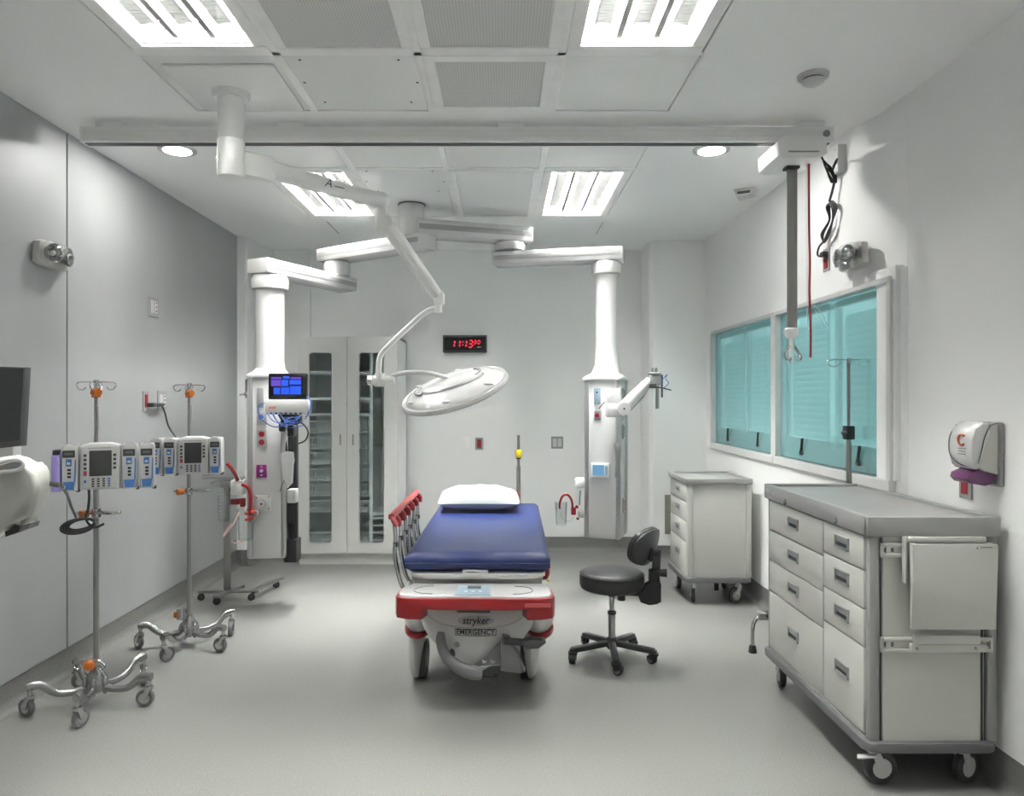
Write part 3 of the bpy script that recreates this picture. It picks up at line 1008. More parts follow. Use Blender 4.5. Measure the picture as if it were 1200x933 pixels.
# vertical joint and sprung lower arm
Bt, Bb = Vector((E.x, E.y, 2.535)), Vector((E.x, E.y, 2.42))
MB().cyl(Bt, Bb, .034, .034, 24).cbox((E.x+.015, E.y, 2.42), (.085, .08, .075), .02).build('drop_joint', 'whitelift', t)
S0 = Vector((E.x+.035, E.y-.02, 2.435))
S1 = Vector((-.365, 4.15, 2.08))
MB().cyl(S0+Vector((-.01, -.035, .01)), S0+Vector((-.01, .055, .01)), .040, n=24).build('hinge_cover', 'whitelift', t)
MB().tube([S0, S0+(S1-S0)*.2, S0+(S1-S0)*.8, S1], .04, 18, radii=[.040, .042, .036, .033]).build('spring_arm', 'whitelift', t)
MB().beam(S0+(S1-S0)*.06+Vector((0, -.038, 0)), S0+(S1-S0)*.95+Vector((0, -.032, 0)), .006, .012).build('arm_seam', 'lgrey', t)
MB().cbox(S1+Vector((.005, 0, -.01)), (.06, .07, .08), .018).cyl(S1+Vector((.0, 0, 0)), S1+Vector((.0, 0, -.09)), .022, n=18).build('lower_knuckle', 'whitelift', t)
Y4 = 4.17
yoke = [at(515, 362, Y4), at(500, 365, Y4), at(478, 384, Y4), at(456, 405, Y4), at(446, 417, Y4), at(444, 430, Y4), at(444, 441, Y4)]
MB().tube(yoke, .016, 14, 6).build('yoke_tube', 'whitelift', t)
J = at(445, 446, Y4)
MB().cyl(J+Vector((-.045, 0, 0)), J+Vector((.085, 0, .004)), .03, .022, 20).cyl(J+Vector((0, 0, -.035)), J+Vector((0, 0, .04)), .028, n=20).build('yoke_joint', 'whitelift', t)
MB().cyl(J+Vector((-.068, -.01, 0)), J+Vector((-.04, -.01, 0)), .028, n=16).build('steel_ring', 'chrome', t)
LC = at(532.5, 455, 4.2)
yk2 = [J+Vector((.06, 0, .005)), at(462, 440, Y4), at(480, 436.5, Y4+.01), at(500, 437, Y4+.03), at(518, 441, Y4+.07), at(530, 446, Y4+.1)]
MB().tube(yk2, .013, 12, 6).build('inner_yoke', 'white', t)
# lamp head: oval disc tipped towards the stretcher
# head frame: u along the long visible axis, n the upper face normal
u = Vector((.655, 0, .20)).normalized()
nn = Vector((-.22, -.33, .9))
nn = (nn - u*nn.dot(u)).normalized()
v = nn.cross(u)
hm = Matrix((u, v, nn)).transposed().to_4x4()
hm.translation = LC
def hlathe(mb, prof, sx=1, sy=1, c=(0, 0)):
    vs0 = len(mb.b.verts)
    mb.lathe(prof, (0, 0, 0), 48)
    mb.b.verts.ensure_lookup_table()
    for q in mb.b.verts[vs0:]:
        q.co = hm @ Vector((q.co.x*sx+c[0], q.co.y*sy+c[1], q.co.z))
    return mb
hd = hlathe(MB(), [(.0, .035), (.15, .036), (.22, .033), (.255, .022), (.285, .012), (.30, -.004), (.305, -.018)], 1, .98).build('lamp_head', 'whitegloss', t)
hlathe(MB(), [(.303, .0), (.318, .002), (.324, -.008), (.323, -.022), (.31, -.030), (.295, -.03)], 1, .98).build('rim', 'whitegloss', hd)
hlathe(MB(), [(.303, -.022), (.29, -.034), (.0, -.036)], 1, .98).build('light_face', 'lens', hd)
hlathe(MB(), [(.165, .030), (.163, .045), (.15, .050), (.0, .052)], 1.15, .72).build('top_cover', 'whitegloss', hd)
for (cx_, cy_, a0, a1) in ((.115, .04, -60, 70), (-.165, -.015, 115, 250)):
    pts = [hm @ Vector((cx_+.055*math.cos(R(q)), cy_+.075*math.sin(R(q)), .047)) for q in range(a0, a1+1, 15)]
    MB().tube(pts, .011, 8, 2, flat=.6).build('grip_slot', 'mgrey', hd)
pts = [hm @ Vector((x, y, .048)) for x, y in ((-.07, -.105), (.0, -.115), (.07, -.095), (.10, -.07))]
MB().tube(pts, .0055, 8, 4, flat=.6).build('slot', 'lgrey', hd)
for q in range(20, 380, 60):
    c_ = hm @ Vector((.262*math.cos(R(q)), .255*math.sin(R(q)), .016))
    MB().ellip(c_, .03, .02, .012, 12, 6).build('clip', 'white', hd)

# ================================================================ SUPPLY BOOMS
def arm(p0, p1, wd, ht, root, name='boom_arm'):
    """extruded arm with a recessed grey stripe along each side; p at the top centreline"""
    p0, p1 = Vector(p0), Vector(p1)
    z = Vector((0, 0, -ht/2))
    o = MB().beam(p0+z, p1+z, wd, ht, .010).build(name, 'whitegloss', root)
    dd = (p1-p0).normalized()
    sd = Vector((dd.y, -dd.x, 0))
    for s in (-1, 1):
        off = sd*s*(wd/2-.0005)
        MB().beam(p0+z+off+dd*.015, p1+z+off-dd*.015, .004, ht*.34, .001).build('side_stripe', 'lgrey', o)
        MB().beam(p0+z+off+dd*.012+Vector((0, 0, ht*.25)), p1+z+off-dd*.012+Vector((0, 0, ht*.25)), .006, ht*.05).build('side_ridge', 'white', o)
    return o
def joint(c, z0, z1, r, root):
    h = z1-z0
    return MB().lathe([(r*.78, z0), (r*.97, z0+h*.06), (r, z0+h*.3), (r, z0+h*.7), (r*.9, z0+h*.95), (r*.7, z1)], (c[0], c[1], 0), 32).build('swivel_joint', 'white', root)

CX, CY = -.672, 5.38
def ceiling_column(root):
    MB().lathe([(.093, CEIL-.004), (.095, CEIL-.008), (.096, 2.70), (.09, 2.69)], (CX, CY, 0), 36).build('ceiling_column', 'white', root)
    MB().lathe([(.103, CEIL), (.103, CEIL-.008), (.09, CEIL-.010)], (CX, CY, 0), 36).build('column_collar', 'dgrey', root)

# ---- left boom
LJ = (-1.335, 5.83)
LH = (-1.655, 5.15)
t = thing('supply_boom', 'white ceiling supply boom whose column stands before the grey wall, carrying the blue monitor', 'supply column', (LH[0], LH[1], .38))
boomL = t
ceiling_column(t)
dA = (Vector((LJ[0], LJ[1], 0)) - Vector((CX, CY, 0))).normalized()
arm((CX-dA.x*.16, CY-dA.y*.16, 2.70), (LJ[0]+dA.x*.13, LJ[1]+dA.y*.13, 2.70), .20, .105, t)
joint(LJ, 2.475, 2.597, .105, t)
dB = (Vector((LH[0], LH[1], 0)) - Vector((LJ[0], LJ[1], 0))).normalized()
arm((LJ[0]-dB.x*.15, LJ[1]-dB.y*.15, 2.475), (LH[0]+dB.x*.13, LH[1]+dB.y*.13, 2.475), .19, .105, t)
joint(LH, 2.265, 2.37, .128, t)
MB().lathe([(.099, 2.27), (.097, 1.75), (.105, 1.70), (.12, 1.685)], (LH[0], LH[1], 0), 36).build('column', 'white', t)

def head(root, c, w_, z0, z1, ang):
    """square service head with rounded cap and ribbed aluminium corner rails"""
    m = Matrix.Translation((c[0], c[1], 0)) @ Matrix.Rotation(ang, 4, 'Z')
    h = w_/2
    def B(x0, x1, y0, y1, a, b, name, mm, bev=0, parent=root):
        return MB().box(x0, x1, y0, y1, a, b, bev, m, 2).build(name, mm, parent)
    core = B(-h+.012, h-.012, -h+.012, h-.012, z0+.01, z1, 'head_body', 'white')
    r = .036
    for sx in (-1, 1):
        for sy in (-1, 1):
            x, y = sx*(h-r/2), sy*(h-r/2)
            mb = MB().box(x-r/2, x+r/2, y-r/2, y+r/2, z0, z1-.002, .008, m)
            mb.box(x-r/2-.001, x+r/2+.001, y-.004, y+.004, z0+.01, z1-.01, 0, m)
            mb.box(x-.004, x+.004, y-r/2-.001, y+r/2+.001, z0+.01, z1-.01, 0, m)
            mb.build('corner_rail', 'alu', core)
    B(-h+r, h-r, -h+.003, -h+.02, z0, z1-.002, 'front_panel', 'whitegloss', .002)
    B(h-.02, h-.003, -h+r, h-r, z0, z1-.002, 'side_panel', 'whitegloss', .002)
    B(-h+.003, -h+.02, -h+r, h-r, z0, z1-.002, 'side_panel', 'whitegloss', .002)
    # flared cap
    b = MB()
    rings = [(h+.012, z1-.004, .03), (h+.012, z1+.012, .03), (h*.75, z1+.045, .05), (h*.66, z1+.075, .07), (h*.64, z1+.10, .08)]
    vs, n = [], 24
    for hh, z, rr in rings:
        q = rrect(-hh, hh, -hh, hh, min(rr, hh*.98), 5)
        vs += [m @ Vector((x, y, z)) for x, y in q]
        n = len(q)
    fs = [(k*n+i, k*n+(i+1) % n, (k+1)*n+(i+1) % n, (k+1)*n+i) for k in range(len(rings)-1) for i in range(n)]
    fs += [tuple(range(n-1, -1, -1)), tuple((len(rings)-1)*n+i for i in range(n))]
    b._join(vs, fs)
    b.build('head_cap', 'white', root, sharp=50)
    B(-h+.01, h-.01, -h+.01, h-.01, z0-.008, z0+.004, 'base_plate', 'white', .002)
    return m, h
LA = R(8)
m, h = head(t, LH, .265, .385, 1.645, LA)
def on(m, h, x0, x1, z0, z1, dep, name, mm, parent, bev=.002, off=0):
    return MB().box(x0, x1, -h-dep-off, -h-off+.004, z0, z1, min(bev, dep/2), m).build(name, mm, parent)
# outlets on its face (x in head frame, z from pixels)
def zpx(py, Y=5.0):
    return EYE-(py-466)*Y/F
o = on(m, h, -.065, .0, zpx(523), zpx(504), .008, 'outlet_plate', 'alu', t)
for z in (zpx(509), zpx(518.5)):
    MB().cyl(m @ Vector((-.032, -h-.006, z)), m @ Vector((-.032, -h-.012, z)), .02, n=16).build('red_socket', 'red', o)
o = on(m, h, -.065, .0, zpx(498), zpx(483), .008, 'gas_plate', 'alu', t)
MB().cyl(m @ Vector((-.032, -h-.006, zpx(489))), m @ Vector((-.032, -h-.03, zpx(489))), .017, n=16).build('gas_port', 'cablue', o)
o = on(m, h, -.065, -.02, zpx(478), zpx(455), .006, 'data_plate', 'lgrey', t)
o = on(m, h, -.068, .0, zpx(560), zpx(545), .008, 'vacuum_plate', 'magenta', t)
MB().cyl(m @ Vector((-.033, -h-.006, zpx(552))), m @ Vector((-.033, -h-.014, zpx(552))), .012, n=14).build('port_ring', 'white', o)
for z in (zpx(547.5), zpx(557)):
    MB().box(-.04, -.026, -h-.011, -h-.006, z-.004, z+.004, 0, m).build('print_mark', 'white', o)
o = on(m, h, -.075, .028, zpx(600), zpx(581), .010, 'gas_panel', 'white', t, .004)
for (x, z, r_) in ((-.028, zpx(590), .030), (-.062, zpx(600), .022)):
    f = MB().cyl(m @ Vector((x, -h-.008, z)), m @ Vector((x, -h-.045, z)), r_, n=24).build('gauge', 'alu', o)
    MB().cyl(m @ Vector((x, -h-.044, z)), m @ Vector((x, -h-.048, z)), r_*.82, n=24).build('gauge_face', 'white', f)
    MB().cyl(m @ Vector((x, -h-.048, z)), m @ Vector((x, -h-.052, z)), r_*.25, n=12).build('gauge_hub', 'red', f)
for (x, z) in ((-.065, zpx(583)), (.018, zpx(582)), (.018, zpx(596))):
    MB().cyl(m @ Vector((x, -h-.008, z)), m @ Vector((x, -h-.02, z)), .007, n=10).build('brass_stud', 'copper', o)
MB().tube([m @ Vector(q) for q in ((-.062, -h-.04, zpx(602)), (-.075, -h-.05, zpx(606)), (-.10, -h-.05, zpx(611)))], .010, 10, 4).build('regulator_stem', 'steel', o)
# clamp rod standing on the left of this head
q = at(289, 462, 5.15)
MB().tube([q+Vector((-.05, 0, -.005)), q, q+Vector((.035, 0, .003))], .006, 8).cyl(q+Vector((-.002, 0, -.03)), q+Vector((-.002, 0, .105)), .008, n=10).ellip(q, .02, .02, .02, 12, 8).build('rail_clamp', 'steel', t)

# ---- monitor hung on its right side
Ym = 4.86
a, b = at(314, 468.5, Ym), at(359.5, 437.5, Ym)
t = thing('patient_monitor', 'patient monitor with a blue screen on top of a white module', 'monitor', (a.x, Ym, a.z))
MB().box(a.x, b.x, Ym, Ym+.05, a.z, b.z, .010).build('bezel', 'blackgloss', t)
sc_ = MB().box(a.x+.018, b.x-.030, Ym-.0015, Ym+.01, a.z+.022, b.z-.018).build('screen', 'blackgloss', t)
W_, H_ = (b.x-.030)-(a.x+.018), (b.z-.018)-(a.z+.022)
X0, Z0 = a.x+.018, a.z+.022
for (x, z, w1, h1, mm) in ((.02, .50, .30, .30, 'screenviolet'), (.34, .50, .22, .30, 'screenblue'), (.60, .58, .36, .22, 'screenblue'),
                           (.10, .10, .20, .32, 'screenblue'), (.33, .10, .26, .34, 'screenblue'), (.61, .10, .35, .40, 'screenblue'), (.40, .86, .20, .12, 'screenblue'), (.02, .84, .33, .10, 'screenviolet'), (.64, .84, .32, .10, 'screenviolet')):
    MB().box(X0+x*W_, X0+(x+w1)*W_, Ym-.003, Ym-.001, Z0+z*H_, Z0+(z+h1)*H_).build('screen_tile', mm, sc_)
c_, e_ = at(311, 486, Ym), at(361, 468.5, Ym)
mb = MB().box(c_.x, e_.x, Ym-.015, Ym+.11, c_.z, e_.z, .010)
mod = mb.build('module_base', 'white', t)
for k in range(4):
    MB().box(c_.x+.028+k*.012, c_.x+.036+k*.012, Ym-.0165, Ym-.0145, e_.z-.062, e_.z-.046).build('print_mark', 'orange', mod)
for k in range(7):
    MB().box(c_.x+.035+k*.033, c_.x+.052+k*.033, Ym-.018, Ym-.01, c_.z+.002, c_.z+.014, .002).build('connector', 'dgrey', mod)
mb = MB()
for k, (xa, xb, dz) in enumerate(((.02, .17, .05), (.06, .2, .065), (.10, .25, .045), (.05, .27, .08))):
    p0, p1 = Vector((c_.x+xa, Ym-.02, c_.z+.01)), Vector((c_.x+xb, Ym-.01, c_.z-.02))
    mb.tube([p0, p0.lerp(p1, .25)-Vector((0, .01, dz*.8)), p0.lerp(p1, .6)-Vector((0, .01, dz)), p1-Vector((0, 0, dz*.6))], .0035, 6, 6)
for r_ in (.050, .056, .062):
    mb.tube([(e_.x-.02, Ym, c_.z-.03), (e_.x+.0+r_*.3, Ym-.01, c_.z+.03), (e_.x+.01+r_*.2, Ym-.01, c_.z+.09), (e_.x-.01, Ym, c_.z+.12)], .0035, 6, 6)
    mb.tube([(c_.x+.01, Ym, c_.z+.08), (c_.x-.03-r_*.2, Ym-.01, c_.z+.06), (c_.x-.02-r_*.2, Ym-.01, c_.z-.02), (c_.x+.05, Ym, c_.z-.07-r_*.2), (c_.x+.14, Ym, c_.z-.07), (c_.x+.2, Ym, c_.z-.04)], .003, 6, 6)
for k in range(5):
    zc = c_.z-.02-k*.006
    mb.tube([(c_.x+.12+.006*k, Ym-.03, zc), (c_.x+.15, Ym-.05, zc-.012*(k%2)), (c_.x+.19, Ym-.03, zc+.008*(k%3)), (c_.x+.22, Ym-.045, zc+.004), (c_.x+.245-.006*k, Ym-.01, zc+.012)], .0024, 6, 4)
mb.build('lead_cables', 'cablue', t)
MB().beam((-1.50, Ym+.07, c_.z+.02), (-1.50, 5.0, c_.z-.02), .06, .06, .01).cbox((-1.44, Ym+.08, c_.z-.035), (.13, .08, .06), .01).build('mount', 'black', t)

# ---- dark equipment rail and cables beside the left head
t = thing('cable_rack', 'black rack of cables and holders between the supply column and the glass cabinet', 'rack', (-1.44, 5.12, .36))
a, b = at(336, 657, 5.15), at(349, 480, 5.15)
mb = MB().box(a.x+.02, b.x, 5.12, 5.17, a.z, b.z, .004)
mb.box(a.x-.0, b.x+.01, 5.08, 5.2, a.z+.0, a.z+.16, .006).box(a.x+.01, b.x-.01, 5.06, 5.17, a.z+.28, a.z+.5, .006)
mb.build('post', 'black', t)
mb = MB()
mb.cbox(at(337, 492, 4.98), (.06, .08, .05), .012).cbox(at(331, 500, 4.97), (.04, .06, .07), .012).cbox(at(342, 505, 5.0), (.05, .08, .08), .012)
mb.cbox(at(350, 489, 5.0), (.03, .06, .03), .008)
mb.build('clamp_block', 'dgrey', t)
mb = MB()
mb.tube([at(347, 493, 4.98), at(355, 497, 4.97), at(361, 506, 4.97), at(358, 516, 4.98), at(350, 520, 5.0)], .005, 8, 6)
for dx in (0, 5, 9):
    mb.tube([at(334+dx*.8, 505, 5.0), at(336+dx*.7, 530, 5.03), at(338+dx*.5, 560, 5.06), at(337+dx*.9, 600, 5.07), at(339+dx*.6, 640, 5.09)], .006, 8, 6)
mb.build('black_cables', 'black', t)
a, b = at(338, 589, 5.04), at(348.5, 573, 5.04)
bx2 = MB().box(a.x, b.x, 5.0, 5.08, a.z, b.z, .008).build('white_box', 'white', t)
for k in range(3):
    z = a.z+.03+k*.018
    MB().box(b.x-.02, b.x-.014, 4.998, 5.002, z, z+.006).build('indicator', 'dgrey', bx2)
mb = MB().tube([at(336, 505, 4.97), at(333, 520, 4.96), at(332, 533, 4.95)], .012, 12, 6)
mb.prism([(x, z) for x, z in [(at(px, py, 4.95).x, at(px, py, 4.95).z) for px, py in ((329, 532), (336, 529), (344, 530), (345, 540), (342, 552), (343, 566), (337, 572), (333, 560), (331, 548))]], 4.93, 4.965, 'y', .008)
mb.build('hanging_handset', 'white', t)
MB().tube([at(330, 535, 4.95), at(331, 548, 4.95), at(334, 560, 4.95), at(330, 570, 4.96), at(328, 576, 4.98)], .005, 8, 6).build('white_cord', 'lgrey', t)

# ---- right boom
RJ = (.065, 5.62)
RH = (.79, 5.45)
t = thing('supply_boom', 'white ceiling supply boom with the plain column by the back wall, right of the clock', 'supply column', (RH[0], RH[1], .48))
dA = (Vector((RJ[0], RJ[1], 0)) - Vector((CX, CY, 0))).normalized()
arm((CX+dA.x*.02, CY+dA.y*.02, 2.82), (RJ[0]+dA.x*.16, RJ[1]+dA.y*.16, 2.82), .20, .115, t)
joint(RJ, 2.635, 2.705, .12, t)
dB = (Vector((RH[0], RH[1], 0)) - Vector((RJ[0], RJ[1], 0))).normalized()
arm((RJ[0]-dB.x*.12, RJ[1]-dB.y*.12, 2.625), (RH[0]+dB.x*.13, RH[1]+dB.y*.13, 2.625), .19, .10, t)
joint(RH, 2.425, 2.525, .110, t)
MB().lathe([(.080, 2.43), (.080, 1.9), (.085, 1.75), (.11, 1.69)], (RH[0], RH[1], 0), 36).build('column', 'white', t)
RA = R(-21)
m, h = head(t, RH, .275, .465, 1.635, RA)
zr = lambda py: zpx(py, 5.32)
o = on(m, h, -.060, -.012, zr(474), zr(455), .008, 'gas_plate', 'panelblue', t)
MB().cyl(m @ Vector((-.036, -h-.006, zr(460))), m @ Vector((-.036, -h-.012, zr(460))), .007, n=10).build('gas_port', 'black', o)
o = on(m, h, -.060, -.010, zr(492), zr(481), .008, 'outlet_plate', 'alu', t)
MB().cyl(m @ Vector((-.035, -h-.006, zr(487))), m @ Vector((-.035, -h-.014, zr(487))), .015, n=14).build('red_socket', 'red', o)
o = on(m, h, -.080, .058, zr(560), zr(543), .022, 'touch_panel', 'white', t, .006)
MB().box(-.066, .020, -h-.0235, -h-.02, zr(557), zr(545), 0, m).build('display', 'screenteal', o)
MB().box(.026, .048, -h-.0235, -h-.02, zr(557), zr(546), 0, m).build('key_strip', 'panelblue', o)
for z0_, z1_, nm, mm in ((zr(515), zr(498), 'side_outlet', 'lgrey'), (zr(493), zr(488), 'side_slot', 'lgrey'), (zr(602), zr(585), 'side_outlet', 'lgrey'), (zr(468), zr(455), 'side_slot', 'lgrey')):
    o = MB().box(h-.004, h+.006, -.055, .0, z0_, z1_, .002, m).build(nm, mm, t)
    MB().box(h+.004, h+.0085, -.035, -.02, z0_+.012, z1_-.012, 0, m).build('socket', 'dgrey' if z0_ > 1 else 'red', o)
# white scanner grip in its holder on the corner
g = [m @ Vector(q) for q in ((h-.02, -h-.02, zr(521)), (h-.012, -h-.035, zr(527)), (h-.01, -h-.04, zr(540)), (h-.02, -h-.03, zr(552)), (h-.03, -h-.02, zr(558)))]
MB().tube(g, .02, 14, 5, radii=[.026, .025, .019, .016, .008]).build('white_grip', 'lgrey', t)
MB().ellip(g[0]+Vector((.0, -.016, -.006)), .017, .012, .02, 14, 8).build('grip_button', 'panelblue', t)
# jointed support arm with cable clamps
Yr = 5.16
mb = MB()
pa, pb = at(711, 484, Yr), at(730, 479, Yr)
mb.box(pa.x-.0, pb.x, Yr-.03, Yr+.07, at(0, 489, Yr).z, at(0, 473, Yr).z, .012)
sp = mb.build('support_block', 'white', t)
a_ = [at(712, 472, Yr), at(712, 465, Yr), at(716, 463, Yr), at(719, 456, Yr), at(727, 455, Yr), at(727, 473, Yr)]
MB().prism([(p.x, p.z) for p in a_], Yr-.02, Yr+.06, 'y', .006).cyl(at(721, 470.5, Yr-.02), at(721, 470.5, Yr-.03), .008, n=10).build('curved_bracket', 'white', sp)
MB().tube([at(709, 471, Yr-.02), at(706, 474, Yr-.02), at(702, 479, Yr)], .004, 8, 4).build('thin_cable', 'mgrey', sp)
el, tp_ = at(730, 479, Yr-.04), at(762, 446, Yr-.06)
mb = MB().tube([el, el.lerp(tp_, .15), el.lerp(tp_, .85), tp_], .04, 20, radii=[.046, .045, .036, .032])
mb.cyl(el+Vector((0, -.052, 0)), el+Vector((0, .05, 0)), .047, n=24)
ar = mb.build('support_arm', 'white', t)
MB().cyl(el+Vector((0, -.056, 0)), el+Vector((0, -.05, 0)), .007, n=10).build('pivot_screw', 'dgrey', ar)
MB().tube([el+Vector((.045, .0, -.02)), el.lerp(tp_, .5)+Vector((.045, .02, -.02)), tp_+Vector((.0, .02, -.035))], .006, 8, 4).build('cable', 'lgrey', ar)
cc = at(767, 446, Yr-.06)
mb = MB().cbox(cc, (.085, .07, .075), .014).lathe([(.045, 0), (.048, .008), (.048, .014), (.04, .018)], (cc.x, cc.y, cc.z+.038), 20)
mb.build('clamp_head', 'lgrey', ar)
MB().cyl(cc+Vector((.02, 0, -.04)), cc+Vector((.02, 0, -.20)), .013, n=16).cyl(cc+Vector((.012, 0, .05)), cc+Vector((.012, 0, .09)), .010, n=12).cyl(cc+Vector((-.012, 0, .05)), cc+Vector((-.012, 0, .09)), .008, n=12).build('steel_post', 'steel', ar)
mb = MB().tube([cc+Vector((-.04, -.04, -.04)), cc+Vector((0, -.05, -.045)), cc+Vector((.05, -.05, -.055)), cc+Vector((.105, -.06, -.07))], .005, 8, 4)
mb.cbox(cc+Vector((-.02, -.04, -.04)), (.05, .02, .03), .004).box(cc.x+.045, cc.x+.055, cc.y-.02, cc.y, cc.z-.12, cc.z+.04)
mb.build('lever_bracket', 'dgrey', ar)
MB().tube([cc+Vector((.045, -.03, .0)), cc+Vector((.08, -.04, .04)), cc+Vector((.07, -.04, .01)), cc+Vector((.09, -.04, -.02)), cc+Vector((.05, -.03, -.06))], .003, 6, 6).build('blue_lead', 'cablue', ar)

# ---- suction unit on the left flank of the right head
t = thing('suction_canister', 'clear suction canister with red tubing on the flank of the plain supply column', 'canister', (.45, 5.3, .7))
Yc = 5.30
MB().cbox(at(679.5, 566, Yc), (.075, .07, .075), .018).cyl(at(675.5, 569, Yc-.03), at(675.5, 569, Yc-.05), .014, n=12).build('regulator', 'white', t)
mb = MB().cyl(at(680, 575, Yc), at(679, 592, Yc), .007, n=8).cbox(at(681, 602.5, Yc), (.045, .05, .05), .008)
mb.build('fitting', 'lgrey', t)
mb = MB().cbox(at(672, 599, Yc), (.035, .04, .055), .006).cbox(at(676, 594, Yc), (.02, .03, .022), .004).cbox(at(677, 608, Yc), (.02, .03, .016), .004)
mb.build('red_valve', 'red', t)
MB().tube([at(671, 597, Yc-.01), at(670, 587, Yc-.02), at(665, 580, Yc-.02), at(659, 582, Yc-.02), at(656, 590, Yc-.01), at(656, 596, Yc)], .0085, 10, 6).build('red_hose', 'red', t)
cn = at(657.5, 600, Yc)
MB().lathe([(.036, -.10), (.040, -.09), (.045, .06), (.048, .062), (.048, .07), (.044, .07), (.038, -.085), (.0, -.086)], (cn.x, Yc, cn.z), 20).build('jar', 'clear', t)
MB().tube([at(656, 596, Yc), at(659, 608, Yc), at(668, 611, Yc), at(672, 606, Yc)], .004, 8, 5).build('clear_tube', 'clear', t)

# ================================================================ GLASS CABINET
YC = 6.45
KX0, KX1, KZ = -1.822, -.93, 2.045
DM = -1.385
t = thing('supply_cabinet', 'tall white cabinet with two long glass doors against the back wall', 'cabinet', ((KX0+KX1)/2, YC, 0))
mb = MB()
mb.box(KX0, KX0+.02, YC+.02, 7.03, .10, KZ).box(KX1-.02, KX1, YC+.02, 7.03, .10, KZ)
mb.box(KX0, KX1, YC+.02, 7.03, KZ-.02, KZ).box(KX0, KX1, YC+.02, 7.03, .10, .12)
mb.box(KX0, KX1, 7.01, 7.03, .10, KZ)
mb.build('carcass', 'light_lifted', t)
MB().box(KX0+.021, KX1-.021, 7.003, 7.009, .121, KZ-.022).build('added_lining', 'light_lifted', t)  # extra panel added to brighten the cabinet interior
MB().box(KX0+.0, KX1-.0, YC+.035, 7.02, .0, .10).build('plinth', 'cabinet', t)
IZ = (.20, 1.90)
MB().box(DM-.012, DM+.012, YC+.025, 7.01, .12, KZ-.02).build('partition', 'cabinet', t)
for (a, b, ha, hb, hx) in ((KX0, DM-.002, -1.722, -1.522, DM-.058), (DM+.002, KX1, -1.275, -1.055, DM+.055)):
    mb = ring_frame(MB(), a, b, .105, KZ, ha, hb, IZ[0], IZ[1], .03, YC, YC+.02)
    dr = mb.build('door', 'cabinet', t)
    MB().box(ha-.01, hb+.01, YC+.008, YC+.012, IZ[0]-.01, IZ[1]+.01).build('glass', 'cabglass', dr)
    q = rrect(ha-.002, hb+.002, IZ[0]-.002, IZ[1]+.002, .03, 5)
    MB().tube([(x, YC-.001, z) for x, z in q], .004, 6, closed=True).build('gasket', 'white', dr)
    MB().box(hx-.006, hx+.006, YC-.012, YC-.002, 1.075, 1.17, .003).box(hx-.004, hx+.004, YC-.004, YC, 1.085, 1.09).box(hx-.004, hx+.004, YC-.004, YC, 1.155, 1.16).build('handle', 'steel', dr)
MB().box(DM-.06, DM+.0, YC-.010, YC, 1.455, 1.49, .003).build('latch_plate', 'cabinet', t)
for z in (.45, .95, 1.5, 1.85):
    MB().cyl((KX1-.004, YC-.004, z), (KX1-.004, YC-.004, z+.07), .006, n=10).build('hinge', 'cabinet', t)
# divider with ratchet strip inside the right bay, and the shelves
VX = -1.178
MB().box(VX-.012, VX+.012, YC+.06, YC+.09, .12, KZ-.02).build('divider_post', 'slat', t)
MB().box(VX-.006, VX+.006, YC+.09, 7.0, .12, KZ-.02).build('divider_panel', 'cabinet', t)
for i in range(13):
    z = .25+i*.095
    MB().box(VX-.02, VX-.010, YC+.055, YC+.075, z, z+.04, .002).build('ratchet_tab', 'slat', t)
def zc(py):
    return EYE-(py-466)*(YC+.1)/F
for (py) in (437, 467.5, 486):
    z = zc(py)
    MB().box(KX0+.02, DM-.012, YC+.07, 7.0, z-.012, z+.012).build('shelf', 'light_lifted', t)
    MB().box(DM+.012, VX-.006, YC+.07, 7.0, z-.012, z+.012).build('shelf', 'light_lifted', t)
MB().box(VX+.006, KX1-.02, YC+.07, 7.0, zc(602)-.01, zc(602)+.01).build('shelf', 'light_lifted', t)
for k in range(4):
    z = zc(607.5+k*8.5)
    MB().box(VX+.006, KX1-.02, YC+.06, 7.0, z-.014, z+.002).box(VX+.006, KX1-.02, YC+.06, YC+.066, z-.014, z+.012).build('shallow_tray', 'light_lifted', t)
# wire baskets
def basket(x0, x1, z0, z1):
    y0, y1 = YC+.085, 6.95
    r_ = thing('wire_basket', 'x', 'basket')
    mb = MB()
    for z in (z0, z1, z0+(z1-z0)*.35):
        for q in ((x0, x1, y0, y0+.004), (x0, x1, y1-.004, y1), (x0, x0+.004, y0, y1), (x1-.004, x1, y0, y1)):
            mb.box(*q, z-.003, z+.003)
    n = max(4, int((x1-x0)/.025))
    for k in range(n+1):
        x = x0+(x1-x0-.003)*k/n
        mb.box(x, x+.0065, y0+.0005, y0+.0045, z0, z1).box(x, x+.0038, y0, y1, z0-.0015, z0+.0015)
        mb.box(x, x+.0038, y1-.003, y1-.0005, z0, z1)
    for k in range(1, 16):
        y = y0+(y1-y0)*k/16
        mb.box(x0, x1, y, y+.0038, z0-.0012, z0+.0012).box(x0+.0005, x0+.003, y, y+.0038, z0, z1).box(x1-.003, x1-.0005, y, y+.0038, z0, z1)
    mb.build('wire_grid', 'light_lifted', r_)
    MB().box(x0-.004, x1+.004, y0-.004, y0+.002, z1-.004, z1+.006).box(x0-.004, x0+.002, y0, y1, z1-.004, z1+.006).box(x1-.002, x1+.004, y0, y1, z1-.004, z1+.006).build('rim', 'slat', r_)
    return r_
pys = ((494, 507), (512, 526), (530.5, 544), (549, 563), (567, 581), (586, 600), (623, 637))
ords = ('topmost', 'second', 'third', 'fourth', 'fifth', 'sixth', 'lowest')
